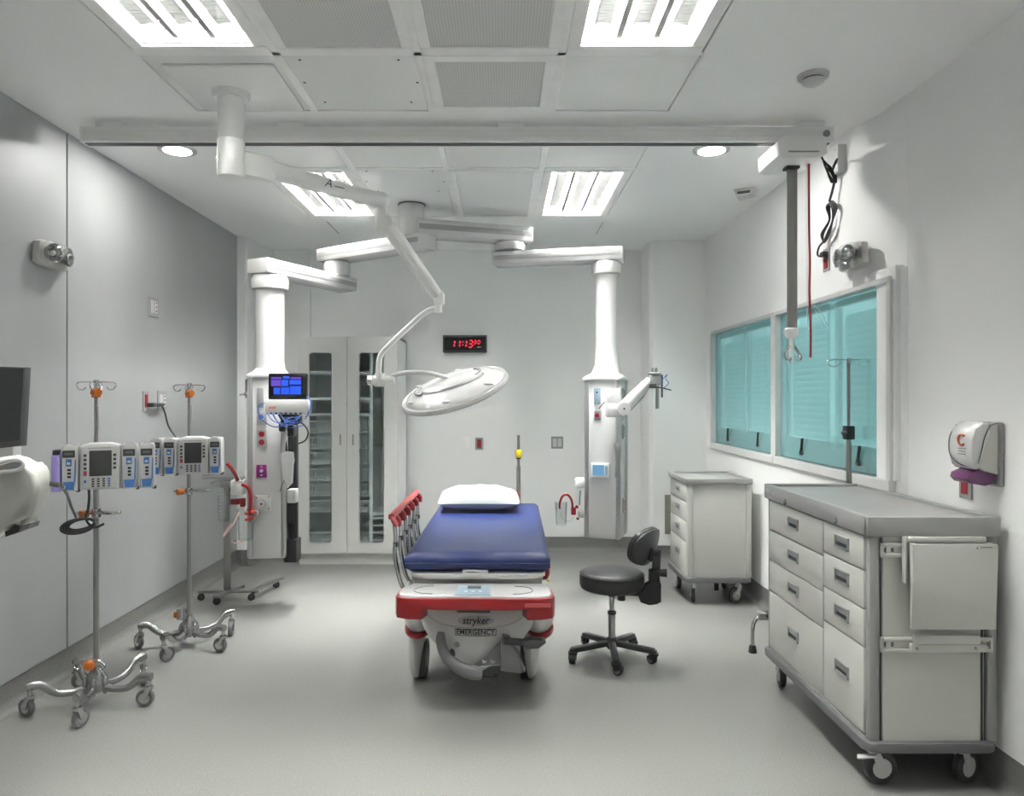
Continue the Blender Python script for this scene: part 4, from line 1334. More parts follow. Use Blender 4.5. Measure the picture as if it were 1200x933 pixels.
for bay, (x0, x1) in (('left door', (KX0+.025, DM-.018)), ('right door', (DM+.018, VX-.026))):
    z0, z1 = zc(pys[0][1]), zc(pys[0][0])
    src = basket(x0, x1, z0, z1)
    for k, (p1_, p0_) in enumerate(pys):
        lb = '%s white wire basket in the stack behind the %s of the glass cabinet' % (ords[k], bay)
        o = src if k == 0 else copy_tree(src)
        o['label'] = lb
        o['group'] = 'wire baskets in the glass cabinet'
        o.location = (0, 0, zc(p0_)-z0)
a, b = at(437, 500, 6.9), at(452, 482, 6.9)
# something pale yellow leaning in the open bay
solo(MB().box(VX+.03, b.x+.02, 6.93, 7.0, zc(520), zc(482), .006), 'paper_packet', 'yellowpaper', 'pale yellow packet standing at the back of the open bay in the glass cabinet', 'packet')
MB().box(VX+.006, KX1-.02, YC+.1, 7.0, zc(522)-.012, zc(522)-.002).build('glass_shelf', 'cabglass', t)

# ================================================================ DRIP STANDS
def caster(root, x, y, rz, r=.045, m_fork='chrome', m_tyre='lgrey', ztop=.12, wd=.024, off=.02, hub='chrome', hood=False):
    """swivel caster as one part with its wheel as sub-part; axle trails `off` behind the stem"""
    m_ = Matrix.Translation((x, y, 0)) @ Matrix.Rotation(rz, 4, 'Z')
    mb = MB()
    mb.cyl(m_ @ Vector((0, 0, r*1.9)), m_ @ Vector((0, 0, ztop)), .011 if r < .05 else .016, n=12)
    mb.cyl(m_ @ Vector((0, 0, r*2.0)), m_ @ Vector((0, 0, r*2.0+.014)), wd*.8, n=16)
    for s in (-1, 1):
        y_ = s*(wd/2+.004)
        mb.prism([(-wd*.5, r*2.12), (wd*.5, r*2.12), (off+r*.35, r*1.0), (off, r*.72), (off-r*.3, r*.9)], y_-.002, y_+.002, 'y', mtx=m_)
    mb.prism([(-wd*.6, r*2.1), (wd*.6, r*2.1), (wd*.6, r*2.2), (-wd*.6, r*2.2)], -wd/2-.005, wd/2+.005, 'y', mtx=m_)
    if hood:
        mb.prism([(off+r*1.04*math.cos(R(a)), r+r*1.08*math.sin(R(a))) for a in range(20, 161, 20)] + [(off+r*.7*math.cos(R(a)), r+r*.7*math.sin(R(a))) for a in (160, 90, 20)], -wd/2-.003, wd/2+.003, 'y', mtx=m_)
    f = mb.build('caster', m_fork, root)
    wm = m_ @ Matrix.Translation((off, 0, r)) @ Matrix.Rotation(R(90), 4, 'X')
    q = MB()
    prof = [(r*.6, -wd/2), (r*.93, -wd/2), (r, -wd*.3), (r, wd*.3), (r*.93, wd/2), (r*.6, wd/2)]
    vs0 = len(q.b.verts)
    q.lathe(prof, (0, 0, 0), 24)
    for v_ in q.b.verts:
        v_.co = wm @ v_.co
    wl_ = q.build('wheel', m_tyre, f)
    q = MB().lathe([(r*.3, -wd/2-.001), (r*.62, -wd/2-.001), (r*.62, wd/2+.001), (r*.3, wd/2+.001)], (0, 0, 0), 16)
    q.cyl((0, 0, -wd/2-.007), (0, 0, wd/2+.007), r*.16, n=10)
    for v_ in q.b.verts:
        v_.co = wm @ v_.co
    q.build('wheel_hub', hub, f)
    return f

def hooks(root, z, r=.095, n=4, a0=0):
    mb = MB()
    for k in range(n):
        a = a0 + 2*PI*k/n
        c, s = math.cos(a), math.sin(a)
        rr = r if k % 2 == 0 else r*.8
        P = lambda d, h: (d*c, d*s, z+h)
        mb.tube([P(0, 0), P(rr*.4, .002), P(rr*.85, .0), P(rr, -.004), P(rr*1.06, -.016), P(rr*.92, -.034), P(rr*.7, -.036), P(rr*.55, -.024)], .0032, 8, 6)
    mb.cyl((0, 0, z-.02), (0, 0, z+.012), .013, n=14)
    return mb.build('hooks', 'chrome', root)

def drip_stand(label, loc, a0, H=1.575):
    t = thing('drip_stand', label, 'drip stand')
    hub = MB().lathe([(.02, .055), (.042, .07), (.05, .10), (.046, .135), (.03, .16), (.018, .185), (.0, .187)], (0, 0, 0), 28)
    for k in range(5):
        a = a0+2*PI*k/5
        hub.ellip((.045*math.cos(a), .045*math.sin(a), .095), .016, .016, .045, 12, 8)
    hub.build('base_hub', 'cast', t)
    for k in range(5):
        a = a0+2*PI*k/5
        c, s = math.cos(a), math.sin(a)
        P = lambda d, z: (d*c, d*s, z)
        MB().tube([P(.03, .088), P(.09, .078), P(.15, .082), P(.185, .10), P(.225, .135), P(.262, .142), P(.285, .142)], .0125, 12, 5, flat=1.25, radii=[.016, .014, .013, .014, .015, .017, .016]).build('leg', 'cast', t)
        caster(t, .272*c, .272*s, a+R(150+40*k), r=.042, m_tyre='mgrey', ztop=.14, wd=.024)
    MB().cyl((0, 0, .18), (0, 0, 1.12), .0135, n=18).build('lower_pole', 'steel', t)
    MB().cyl((0, 0, 1.10), (0, 0, H), .0095, n=16).lathe([(.017, 1.09), (.018, 1.125), (.011, 1.135)], (0, 0, 0), 18).build('upper_pole', 'steel', t)
    hooks(t, H, .085, 4, R(8))
    mb = MB().cyl((0, 0, H-.075), (0, 0, H-.03), .021, n=18).cyl((0, -.02, H-.05), (.034, -.042, H-.05), .019, n=14)
    mb.build('height_knob', 'orange', t)
    MB().cbox((.018, -.012, H-.17), (.010, .006, .10), .002).build('paper_label', 'white', t)
    # looped push handle
    zz = .935
    pts = [(-.015, -.012, zz), (-.05, -.03, zz), (-.085, -.01, zz), (-.07, .02, zz), (0, .03, zz), (.07, .02, zz), (.115, .0, zz+.004), (.10, -.025, zz+.004), (.04, -.03, zz+.003)]
    MB().tube(pts, .0075, 10, 6, closed=True).cyl((0, 0, zz-.02), (0, 0, zz+.02), .022, n=16).build('push_handle', 'chrome', t)
    MB().cyl((-.03, -.02, zz+.0), (-.05, -.05, zz+.0), .018, n=14).build('clamp_knob', 'orange', t)
    t.location = loc
    return t
S1 = drip_stand('chrome drip stand near the white machine, with the lilac sided pump', (-1.985, 3.53, 0), R(-77))
S2 = drip_stand('chrome drip stand further back, in front of the suction stand', (-1.89, 4.36, 0), R(-96))
# spare hook and clamp resting on the near base
r_ = S1
mb = MB()
for s in (-1, 1):
    mb.tube([(0, -.055, .225), (s*.03, -.06, .235), (s*.06, -.06, .225), (s*.075, -.06, .205), (s*.055, -.06, .19), (s*.04, -.06, .20)], .0045, 8, 6)
M1 = Matrix.Translation(S1.location)
for v_ in mb.b.verts:
    v_.co = M1 @ v_.co
mb.build('spare_hook', 'chrome', S1)
mb = MB().ellip((0, -.062, .212), .026, .022, .026, 16, 10)
for v_ in mb.b.verts:
    v_.co = M1 @ v_.co
mb.build('clamp_knob', 'orange', S1, label='orange knob low on the base')
M2 = Matrix.Translation(S2.location)
mb = MB().cyl((-.045, -.03, .17), (-.045, -.03, .235), .018, n=14)
for v_ in mb.b.verts:
    v_.co = M2 @ v_.co
mb.build('clamp_body', 'lgrey', S2)
mb = MB().cbox((-.062, -.045, .20), (.02, .02, .035), .005)
for v_ in mb.b.verts:
    v_.co = M2 @ v_.co
mb.build('clamp_knob', 'orange', S2, label='orange knob low on the base')

# ---------------------------------------------------------------- infusion pumps
def pump_module(root, x, side=None):
    w_ = .066
    q = []
    mb = MB().prism([(x-w_/2, -.112), (x+w_/2, -.112), (x+w_/2, .085), (x+w_*.42, .098), (x-w_*.42, .098), (x-w_/2, .085)], -.03, .10, 'y', .006)
    b = mb.build('pump_module', 'white', root)
    MB().prism([(x-w_*.44, -.104), (x+w_*.36, -.104), (x+w_*.44, .075), (x+w_*.40, .094), (x+w_*.12, .108), (x-w_*.12, .108), (x-w_*.40, .094), (x-w_*.44, .075)], -.048, -.028, 'y', .004).build('door', 'whitegloss', b)
    MB().box(x-w_*.40, x+w_*.36, -.051, -.046, .045, .078, .001).build('display', 'dgrey', b)
    MB().box(x-w_*.28, x+w_*.24, -.0525, -.050, .056, .068).build('digits', 'redlcd', b)
    MB().box(x-w_*.20, x+w_*.16, -.050, -.047, .005, .038, .001).build('key_field', 'pumpblue', b)
    MB().cbox((x-w_*.02, -.0505, .018), (.014, .002, .010)).build('white_key', 'white', b)
    for z in (-.012, -.028, -.044):
        MB().box(x-w_*.10, x+w_*.12, -.0505, -.047, z-.005, z+.005, .001).build('key', 'black', b)
    MB().prism([(x-w_*.36, -.066), (x+w_*.36, -.066), (x+w_*.28, -.103), (x-w_*.26, -.103)], -.051, -.046, 'y').build('blue_panel', 'pumpblue', b)
    MB().prism([(x+w_*.30, -.066), (x+w_*.40, -.066), (x+w_*.42, .035), (x+w_*.36, .035)], -.0505, -.047, 'y').build('blue_edge', 'pumpblue', b)
    MB().box(x+w_*.38, x+w_*.62, -.02, .02, -.118, -.106, .002).build('latch', 'dgrey', b)
    return b
def controller(root, x):
    w_ = .165
    mb = MB().prism([(x-w_/2, -.108), (x+w_/2, -.112), (x+w_/2, .095), (x+w_*.25, .106), (x-w_*.3, .106), (x-w_/2, .095)], -.03, .09, 'y', .008)
    b = mb.build('controller', 'white', root)
    MB().prism([(x-w_*.43, -.10), (x+w_*.43, -.104), (x+w_*.46, .088), (x+w_*.2, .098), (x-w_*.3, .098), (x-w_*.46, .088)], -.042, -.028, 'y', .004).build('face', 'whitegloss', b)
    MB().box(x-w_*.26, x+w_*.30, -.045, -.040, -.045, .074, .002).build('screen', 'dgrey', b)
    k = 0
    for sx, n_ in ((-.36, 4), (.375, 4)):
        for i in range(n_):
            MB().box(x+sx*w_-.006, x+sx*w_+.006, -.0445, -.041, .052-i*.020-.006, .052-i*.020+.006, .001).build('key', 'dgrey', b)
    MB().box(x-.36*w_-.007, x-.36*w_+.007, -.0445, -.041, -.042, -.020, .001).build('red_key', 'redpale', b)
    for i in range(4):
        for j in range(4):
            mm = 'pumpblue' if i == 3 else 'dgrey'
            MB().box(x-.17*w_+i*.022-.005, x-.17*w_+i*.022+.006, -.0445, -.041, -.058-j*.011-.004, -.058-j*.011+.003).build('key', mm, b)
    MB().box(x-.36*w_-.005, x-.36*w_+.005, -.0445, -.041, -.075, -.062).build('key', 'pumpblue', b)
    MB().box(x-w_*.30, x+w_*.28, -.0435, -.041, .084, .088).build('print_line', 'lgrey', b)
    return b
def pump(label, seq, loc, rz, lilac=False, back=.02):
    t = thing('infusion_pump', label, 'pump')
    x = 0
    xs = []
    tot = sum(.165 if c == 'C' else .066 for c in seq) + .008*(len(seq)-1)
    # x=0 at the controller centre
    pos, acc = [], 0
    for c in seq:
        w_ = .165 if c == 'C' else .066
        pos.append(acc+w_/2)
        acc += w_+.008
    c0 = pos[seq.index('C')]
    for c, p in zip(seq, pos):
        (controller if c == 'C' else pump_module)(t, p-c0)
    if lilac:
        x0 = pos[0]-c0-.033
        MB().prism([(-.045, -.11), (.115, -.115), (.11, .06), (.0, .078), (-.045, .05)], x0-.038, x0-.002, 'x', .004).build('side_panel', 'lilac', t)
        MB().box(x0-.034, x0-.006, -.035, .03, .058, .080, .003).build('black_latch', 'black', t)
    # pole clamp behind the controller
    MB().cbox((0, .105, .0), (.07, .04, .09), .008).build('pole_clamp', 'dgrey', t)
    t.location = loc
    t.rotation_euler = (0, 0, rz)
    return t
def front_of(st, px, py, rz, back=.14):
    return (st.location.x + .14*math.sin(rz), st.location.y - .14*math.cos(rz), 0)
RZ1 = R(24)
pump('infusion pump with a lilac side and three channels, on the near drip stand', 'MCMM', (S1.location.x+.035+.135*math.sin(RZ1), S1.location.y-.135*math.cos(RZ1), EYE-(545.5-466)*3.42/F), RZ1, True)
RZ2 = R(14)
pump('infusion pump with three channels and no lilac side, on the further drip stand', 'MMCM', (S2.location.x+.05+.135*math.sin(RZ2), S2.location.y-.135*math.cos(RZ2), EYE-(533-466)*4.24/F), RZ2)
# cable of the near pump, coiled over the push handle
mb = MB()
mb.tube([at(104, 570, 3.45), at(104.5, 585, 3.44), at(103, 597, 3.44), at(101, 606, 3.43), at(104, 614, 3.42), at(112, 618, 3.42), at(122, 614, 3.43)], .006, 8, 6)
for k in range(4):
    cx_, cy_ = 91+k*1.5, 617-k*.8
    mb.tube([at(cx_+(20-k*1.6)*math.cos(R(a)), cy_+(8.5-k*.9)*math.sin(R(a))-math.cos(R(a))*3, 3.40+k*.01) for a in range(0, 360, 30)], .0055, 8, 3, closed=True)
mb.tube([at(89, 606, 3.40), at(84, 595, 3.2), at(80, 583, 3.0), at(76, 575, 2.8), at(72, 570, 2.6), at(67, 568.5, 2.42)], .006, 8, 6)
mb.cyl(at(59.5, 567, 2.40), at(68, 568.5, 2.42), .009, n=12)
solo(mb, 'coiled_cable', 'dgrey', 'dark grey cable from the white machine, coiled on the near drip stand', 'cable')
solo(MB().cbox(at(73.5, 571, 2.66), (.018, .004, .012), .001, Matrix.Rotation(R(20), 4, 'Y')), 'cord_tag', 'white', 'small white tag on the dark cable by the white machine', 'tag')

# ================================================================ SUCTION STAND
SX, SY = -2.04, 5.36
t = thing('suction_stand', 'steel stand on a low wheeled base holding clear canisters and red tubing', 'stand', (SX, SY, 0))
a, b = at(233, 696, 5.33), at(303, 699, 5.33)
MB().beam((a.x, SY-.03, .065), (b.x, SY-.01, .065), .045, .02, .003).build('base_bar', 'steel', t)
MB().beam((SX-.02, SY-.17, .062), (SX+.06, SY+.14, .062), .045, .018, .003).beam((b.x-.05, SY-.0, .062), (at(330, 688, 5.75).x, 5.75, .062), .05, .018, .003).build('cross_bar', 'steel', t)
for (x, y) in ((a.x+.03, SY-.03), (b.x-.04, SY-.03), (SX-.01, SY-.14), (at(326, 688, 5.7).x, 5.69)):
    caster(t, x, y, R(200), r=.026, m_fork='dgrey', m_tyre='black', ztop=.06, wd=.018, off=.012, hub='dgrey')
MB().box(SX-.022, SX+.022, SY-.018, SY+.018, .07, .86, .003).build('post', 'steel', t)
MB().cbox((SX+.0, SY, .85), (.08, .07, .04), .006).beam((SX+.02, SY, .845), (at(280, 0, SY-.34).x, SY-.30, .845), .03, .02, .003).tube([(SX-.17, SY-.02, .905), (SX-.10, SY-.03, .91), (SX, SY-.02, .90), (SX+.06, SY-.02, .90)], .012, 10, 4).build('cross_head', 'steel', t)
MB().ellip(at(262, 567, SY-.05), .10, .05, .028, 20, 10).build('clear_tray', 'clear', t)
MB().cbox(at(279.5, 571, SY-.34), (.09, .08, .105), .01).cyl(at(283.5, 562, SY-.34), at(283.5, 558, SY-.34), .016, n=12).build('regulator', 'white', t)
MB().cyl(at(283.5, 562, SY-.385), at(283.5, 562, SY-.375), .006, n=10).build('screw', 'dgrey', t)
mb = MB().tube([at(266, 543, SY-.46), at(271, 549, SY-.44), at(276, 557, SY-.41), at(279, 564, SY-.36)], .012, 10, 6)
mb.tube([at(284, 568, SY-.40), at(290, 571, SY-.41), at(293.5, 580, SY-.41), at(293.5, 592, SY-.41), at(292.5, 603, SY-.40)], .013, 10, 6)
mb.cbox(at(276, 588, SY-.34), (.055, .05, .04), .006).cbox(at(284.5, 589, SY-.34), (.03, .04, .06), .006)
mb.build('red_hose', 'red', t)
mb = MB()
for k, (dx, dz) in enumerate(((0, 0), (5, 3), (-4, 5), (2, 9), (-3, 12))):
    mb.cbox(at(293+dx*.8, 597+dz, SY-.40), (.035, .03, .018), .004)
mb.build('red_valves', mat('clear_red_plastic', (.75, .08, .06), .3), t)
for (px_, w_, p0_, p1_, nm) in ((262.5, .045, 579, 611, 'small_canister'), (288, .058, 597, 633, 'canister')):
    z1_, z0_ = at(px_, p0_, SY-.38).z, at(px_, p1_, SY-.38).z
    x = at(px_, 0, SY-.38).x
    c_ = MB().lathe([(w_*.84, z0_), (w_*.88, z0_+.01), (w_, z1_-.01), (w_*1.12, z1_-.008), (w_*1.12, z1_), (w_*.95, z1_), (w_*.82, z0_+.008), (0, z0_+.006)], (x, SY-.38, 0), 20).build(nm, 'clear', t)
    for k in range(6):
        z = z0_+.03+k*(z1_-z0_-.05)/6
        MB().box(x-w_*.4, x-w_*.05, SY-.38-w_*1.02, SY-.38-w_*.98, z, z+.003).build('scale_mark', 'white', c_)
mb = MB()
mb.tube([at(280, 600, SY-.44), at(275, 612, SY-.46), at(268, 622, SY-.46), at(262, 629, SY-.44), at(264, 624, SY-.44), at(272, 614, SY-.44)], .005, 8, 5)
mb.tube([at(276, 631, SY-.44), at(272, 634, SY-.44), at(276, 637, SY-.44), at(286, 634, SY-.44)], .005, 8, 5)
mb.build('thin_tubing', mat('pink_tubing', (.62, .42, .41), .3), t)

# ================================================================ STRETCHER
BX, BY = -.128, 3.37
BR = R(-.9)
t = thing('stretcher', 'wheeled hospital stretcher with a blue mattress and red bumper', 'stretcher')
# mattress
b = bmesh.new()
mb = MB()
ML, MR_, MF, MHd, MZ0, MZ1 = -.368, .368, .27, 2.06, .615, .71
nx, ny = 26, 60
def mat_pt(i, j, top):
    u, v = i/nx*2-1, j/ny
    x, y = u*.368, MF+(MHd-MF)*v
    ed = 1-max(0, (abs(u)-.90)/.10)**2.2
    ev = min((y-MF)/.05, (MHd-y)/.05, 1)
    ev = 1-(1-max(0, ev))**2.2
    k = min(ed, ev)
    z = (MZ0+MZ1)/2+(1 if top else -1)*(MZ1-MZ0)/2*(.50+.50*k)
    if top:
        z += .0018*math.sin(7*x+3*y)*k
        if y < MF+.10:
            z += .004*math.sin(x*42+y*30)*(1-(y-MF)/.10)*.5
    return (x, y - (0 if v > .02 else .004*math.sin(x*30)), z)
vs, fs = [], []
for top in (1, 0):
    for j in range(ny+1):
        for i in range(nx+1):
            vs.append(mat_pt(i, j, top))
o_ = (nx+1)*(ny+1)
for j in range(ny):
    for i in range(nx):
        a_ = j*(nx+1)+i
        fs.append((a_, a_+1, a_+nx+2, a_+nx+1))
        fs.append((o_+a_, o_+a_+nx+1, o_+a_+nx+2, o_+a_+1))
rim = [i for i in range(nx+1)] + [j*(nx+1)+nx for j in range(1, ny+1)] + [ny*(nx+1)+i for i in range(nx-1, -1, -1)] + [j*(nx+1) for j in range(ny-1, 0, -1)]
for k in range(len(rim)):
    a_, c_ = rim[k], rim[(k+1) % len(rim)]
    fs.append((a_, c_, o_+c_, o_+a_))
mb._join(vs, fs)
mt_ = mb.build('mattress', 'blue', t, sharp=80)
MB().box(-.075, .055, MF-.007, MF+.02, MZ0-.004, MZ0+.014, .001).build('paper_label', 'white', mt_)
MB().box(-.055, -.005, MF-.0085, MF-.006, MZ0+.003, MZ0+.007).build('print_line', 'mgrey', mt_)
pts = [(-.366, MF-.002, .66), (-.2, MF-.008, .662), (.0, MF-.008, .66), (.2, MF-.008, .662), (.366, MF-.002, .66)]
MB().tube(pts, .004, 6, 5).build('piping', 'blue', mt_)
# litter deck under it
MB().prism(rrect(-.345, .345, .26, 2.04, .08), .585, .612, 'z', .008).build('litter_deck', 'white', t)
MB().prism([(-.33, .54), (.33, .54), (.335, .585), (-.335, .585)], .34, .70, 'y', .01).build('deck_cover', mat('pale_grey_plastic', (.50, .51, .51), .3), t)
MB().box(-.33, .33, .70, 1.95, .50, .585, .01).build('deck_frame', 'lgrey', t)
# foot-end panel with red bumper
out = [(-.352, .02), (-.30, .0), (-.15, -.008), (.15, -.008), (.30, .0), (.352, .02), (.365, .06), (.36, .16), (.33, .215), (.25, .235), (-.25, .235), (-.33, .215), (-.36, .16), (-.365, .06)]
MB().prism(out, .548, .572, 'z', .010).build('foot_tray', 'whitegloss', t)
ou2 = [(x*1.035, (y-.10)*1.09+.095) for x, y in out]
bumper = MB().prism(ou2, .512, .563, 'z', .008).build('bumper', 'red', t)
for s in (-1, 1):
    q = [(s*.379, .10), (s*.378, .05), (s*.366, .012), (s*.315, -.0125), (s*.245, -.0185), (s*.225, .05), (s*.3, .12)]
    MB().prism(q, .462, .535, 'z', .010).build('bumper_end', 'red', bumper)
MB().prism([(-.095, .005), (.075, .005), (.065, .18), (-.085, .18)], .572, .5755, 'z').build('control_panel', 'panelblue', t)
MB().box(-.04, .025, .12, .165, .575, .5775).build('display', 'dgrey', t)
for k, x in enumerate((-.045, -.01, .025)):
    MB().box(x-.008, x+.008, .055, .075, .575, .577).build('key', 'white', t)
for s in (-1, 1):
    MB().tube([(s*.19-.01, .03, .572), (s*.25-.01, .045, .572), (s*.285-.01, .09, .572), (s*.265-.01, .15, .572), (s*.20-.01, .175, .572)], .003, 6, 5).build('groove', 'mgrey', t)
MB().box(.235, .355, -.0262, -.02, .526, .544, .002).build('warning_strip', 'redpale', bumper)
text('warning_print', 'DO NOT USE TO PULL', .012, Matrix.Translation((.298, -.0268, .535)) @ FRONT, 'lgrey', bumper) if False else None
# base hood
secs = [(.475, .285, .13, .55), (.44, .30, .115, .6), (.395, .305, .10, .6), (.34, .285, .09, .6), (.29, .235, .088, .5), (.24, .165, .092, .45), (.20, .105, .10, .4), (.17, .05, .115, .35)]
vs, fs, n = [], [], 33
for (z, hw, fy, by) in secs:
    for i in range(n):
        a_ = -PI/2+PI*i/(n-1)
        sx_ = math.sin(a_)
        x = hw*sx_
        y = by-(by-fy)*abs(math.cos(a_))**.35
        vs.append((x, y, z))
for k in range(len(secs)-1):
    for i in range(n-1):
        fs.append((k*n+i, k*n+i+1, (k+1)*n+i+1, (k+1)*n+i))
    fs.append((k*n+n-1, k*n, (k+1)*n, (k+1)*n+n-1))
fs += [tuple(range(n)), tuple((len(secs)-1)*n+i for i in range(n-1, -1, -1))]
mb = MB()
mb._join(vs, fs)
hood = mb.build('base_hood', 'white', t, sharp=60)
MB().box(-.29, .29, .5, 1.9, .30, .46, .03).build('base_frame', 'lgrey', t)
MB().box(-.09, .07, .10, .2, .462, .515, .004).cyl((.0, .10, .49), (.03, .10, .49), .018, n=12).build('under_tray_fittings', 'dgrey', t)
for y in (.75, 1.6):
    MB().lathe([(.09, .44), (.09, .50)], (0, y, 0), 24).build('lift_column', 'lgrey', t)
# oval badge + maker name
n_ = 28
el = [(-.0+.088*math.cos(2*PI*i/n_), .422+.024*math.sin(2*PI*i/n_)) for i in range(n_)]
def hood_y(x, z):
    for (z1_, h1, f1, b1), (z0_, h0, f0, b0) in zip(secs, secs[1:]):
        if z0_ <= z <= z1_:
            k = (z1_-z)/(z1_-z0_)
            hw, fy, by = h1+(h0-h1)*k, f1+(f0-f1)*k, b1+(b0-b1)*k
            return by-(by-fy)*max(0, 1-(x/hw)**2)**.175
    return .1
# wrap badge on the curved front
mb = MB()
vs = [(0, hood_y(0, .422)-.002, .422)]
for rr in (.5, 1):
    vs += [(x*rr, hood_y(x*rr, .422+(z-.422)*rr)-.002, .422+(z-.422)*rr) for x, z in el]
fs = [(0, 1+i, 1+(i+1) % n_) for i in range(n_)] + [(1+i, 1+n_+i, 1+n_+(i+1) % n_, 1+(i+1) % n_) for i in range(n_)]
fs2 = [tuple(f) for f in fs]
mb._join(vs, fs2)
badge = mb.build('badge', mat('badge_grey', (.42, .42, .42), .35), hood)
def wrap_hood(o, lift):
    for v_ in o.data.vertices:
        v_.co.y = hood_y(v_.co.x, v_.co.z) - lift
tn_ = text('maker_name', 'stryker', .044, Matrix.Translation((0, hood_y(.05, .422)-.0045, .423)) @ FRONT, 'dgrey', hood, .001, 1.0, .2, bold=.0008)
for q in ((-.10, .10, .3835, .3865), (-.10, .10, .3545, .3575), (-.10, -.097, .3545, .3865), (.097, .10, .3545, .3865)):
    mb = MB()
    for k in range(8):
        xa, xb = q[0]+(q[1]-q[0])*k/8, q[0]+(q[1]-q[0])*(k+1)/8
        mb._join([(x, hood_y(x, z)-.003, z) for x, z in ((xa, q[2]), (xb, q[2]), (xb, q[3]), (xa, q[3]))], [(0, 1, 2, 3)])
    mb.build('print_frame', 'dgrey', hood)
wrap_hood(tn_, .0045)
tn_ = text('print_word', 'EMERGENCY', .032, Matrix.Translation((0, .08, .371)) @ FRONT, 'dgrey', hood, .0008, 1.02, bold=.0007)
wrap_hood(tn_, .003)
mb = MB().tube([(-.088+.011*math.cos(R(a)), hood_y(-.09, .31)-.003, .312+.011*math.sin(R(a))) for a in range(0, 360, 30)], .0012, 6, closed=True)
mb.box(-.090, -.086, hood_y(-.09, .31)-.004, hood_y(-.09, .31)-.002, .306, .318).build('round_symbol', 'dgrey', hood)
MB().tube([(-.25, hood_y(-.25, .42)-.002, .43), (-.16, hood_y(-.16, .39)-.002, .40), (0, hood_y(0, .38)-.002, .392), (.16, hood_y(.16, .39)-.002, .40), (.25, hood_y(.25, .42)-.002, .43)], .0015, 6, 6).build('moulded_line', 'lgrey', hood)
# pedals and the instruction plate
MB().tube([(-.165, .085, .375), (-.165, .07, .345), (-.150, .055, .295), (-.115, .045, .25), (-.06, .04, .215), (.0, .04, .198), (.03, .045, .192)], .026, 14, 6, flat=.8, radii=[.016, .024, .026, .028, .032, .034, .03]).build('foot_pedal', 'mgrey', t)
MB().ellip((-.11, .06, .278), .016, .02, .026).build('pedal_stop', 'dgrey', t)
MB().prism([(.125, .345), (.125, .235), (-.005, .222), (-.012, .228), (.055, .268)], .050, .064, 'y', .002).build('instruction_plate', 'mgrey', t)
mb = MB().tube([(.125, .048, .342), (.125, .048, .236), (.12, .048, .232), (-.002, .048, .221)], .0018, 6)
for x in (.045, .085):
    mb.beam((x-.010, .048, .255), (x+.006, .048, .243), .003, .006).beam((x-.008, .048, .242), (x+.010, .048, .250), .003, .005)
mb.build('white_marks', 'white', t)
MB().prism([(.13, .372), (.165, .36), (.195, .28), (.24, .205), (.215, .195), (.12, .21), (.125, .30)], .03, .10, 'y', .012).build('brake_pedal', 'mgrey', t)
MB().beam((.135, .035, .352), (.25, .03, .345), .03, .03, .008).build('steer_arm', 'black', t)
MB().prism([(.225, .355), (.26, .368), (.32, .366), (.335, .352), (.30, .325), (.245, .322)], -.0, .06, 'y', .008).build('steer_pad', 'dgrey', t)
MB().beam((.02, .09, .155), (.10, .09, .15), .02, .012).beam((.10, .09, .17), (.10, .09, .12), .02, .012).build('linkage', 'dgrey', t)
# wheels under white shrouds
for sx_ in (-1, 1):
    for y in (.50, 1.62):
        x = sx_*.335
        sh = MB().ellip((x-sx_*.02, y, .365), .088, .20, .115, 24, 12).build('wheel_shroud', 'white', t)
        MB().ellip((x-sx_*.012, y, .272), .076, .165, .045, 24, 8, zmin=-.6, zmax=.25).build('red_trim', 'red', sh)
        x = -.335 if sx_ < 0 else .275
        MB().ellip((x, y, .145), .046, .125, .145, 24, 14).build('wheel_cover', 'white', sh)
        wh = MB().cyl((x-sx_*.055, y+.01, .1), (x-sx_*.015, y+.01, .1), .10, n=32)
        wh.build('wheel', 'dgrey', t)
        MB().cyl((x-sx_*.058, y+.01, .1), (x-sx_*.054, y+.01, .1), .055, n=24).build('wheel_hub', 'lgrey', t)
# raised side rail
RXt, RXb = -.445, -.375
railz = .885
ys_ = [.40+i*.175 for i in range(6)]
MB().prism([(RXt-.018, railz-.012), (RXt+.0, railz-.018), (RXt+.016, railz-.008), (RXt+.016, railz+.008), (RXt, railz+.018), (RXt-.018, railz+.010)], ys_[0]-.06, ys_[-1]+.06, 'y', .004).tube([(RXt, ys_[0]-.04, railz-.004), (RXt+.012, ys_[0]-.065, railz-.02), (RXt+.03, ys_[0]-.07, railz-.045)], .014, 12, 4).build('rail_grip', 'redpale', t)
for y in ys_:
    st = MB().tube([(RXt+.005, y, railz-.05), (RXt+.012, y-.01, railz-.12), (RXt+.012, y-.03, .68), (RXt+.045, y-.06, .55), (RXb+.01, y-.075, .50)], .011, 12, 5).build('rail_strut', 'chrome', t)
    MB().tube([(RXt-.002, y, railz-.012), (RXt+.02, y-.005, railz-.025), (RXt+.02, y-.005, railz-.055)], .020, 12, 4).build('red_joint', 'red', st)
    MB().cyl((RXt+.013, y-.012, .745), (RXt+.013, y-.016, .72), .014, n=12).build('collar', 'dgrey', st)
MB().tube([(RXb, ys_[0]-.09, .50), (RXb, ys_[-1]-.04, .50)], .014, 10).build('lower_rail', 'lgrey', t)
# lowered rail on the other side
MB().tube([(.40, .36, .60), (.41, .45, .58), (.41, 1.2, .58), (.40, 1.3, .60)], .018, 10, 3).build('rail_grip', 'lgrey', t) if False else None
MB().ellip((.345, .40, .595), .030, .06, .045, 16, 10).build('red_hinge_cover', 'red', t)
MB().ellip((-.345, .46, .575), .016, .04, .03, 16, 10).build('yellow_tab', 'lgrey', t)
for y in (.38, 1.2):
    MB().ellip((.36, y-.06, .566), .010, .014, .006, 10, 6).build('yellow_dot', 'yellow', t)
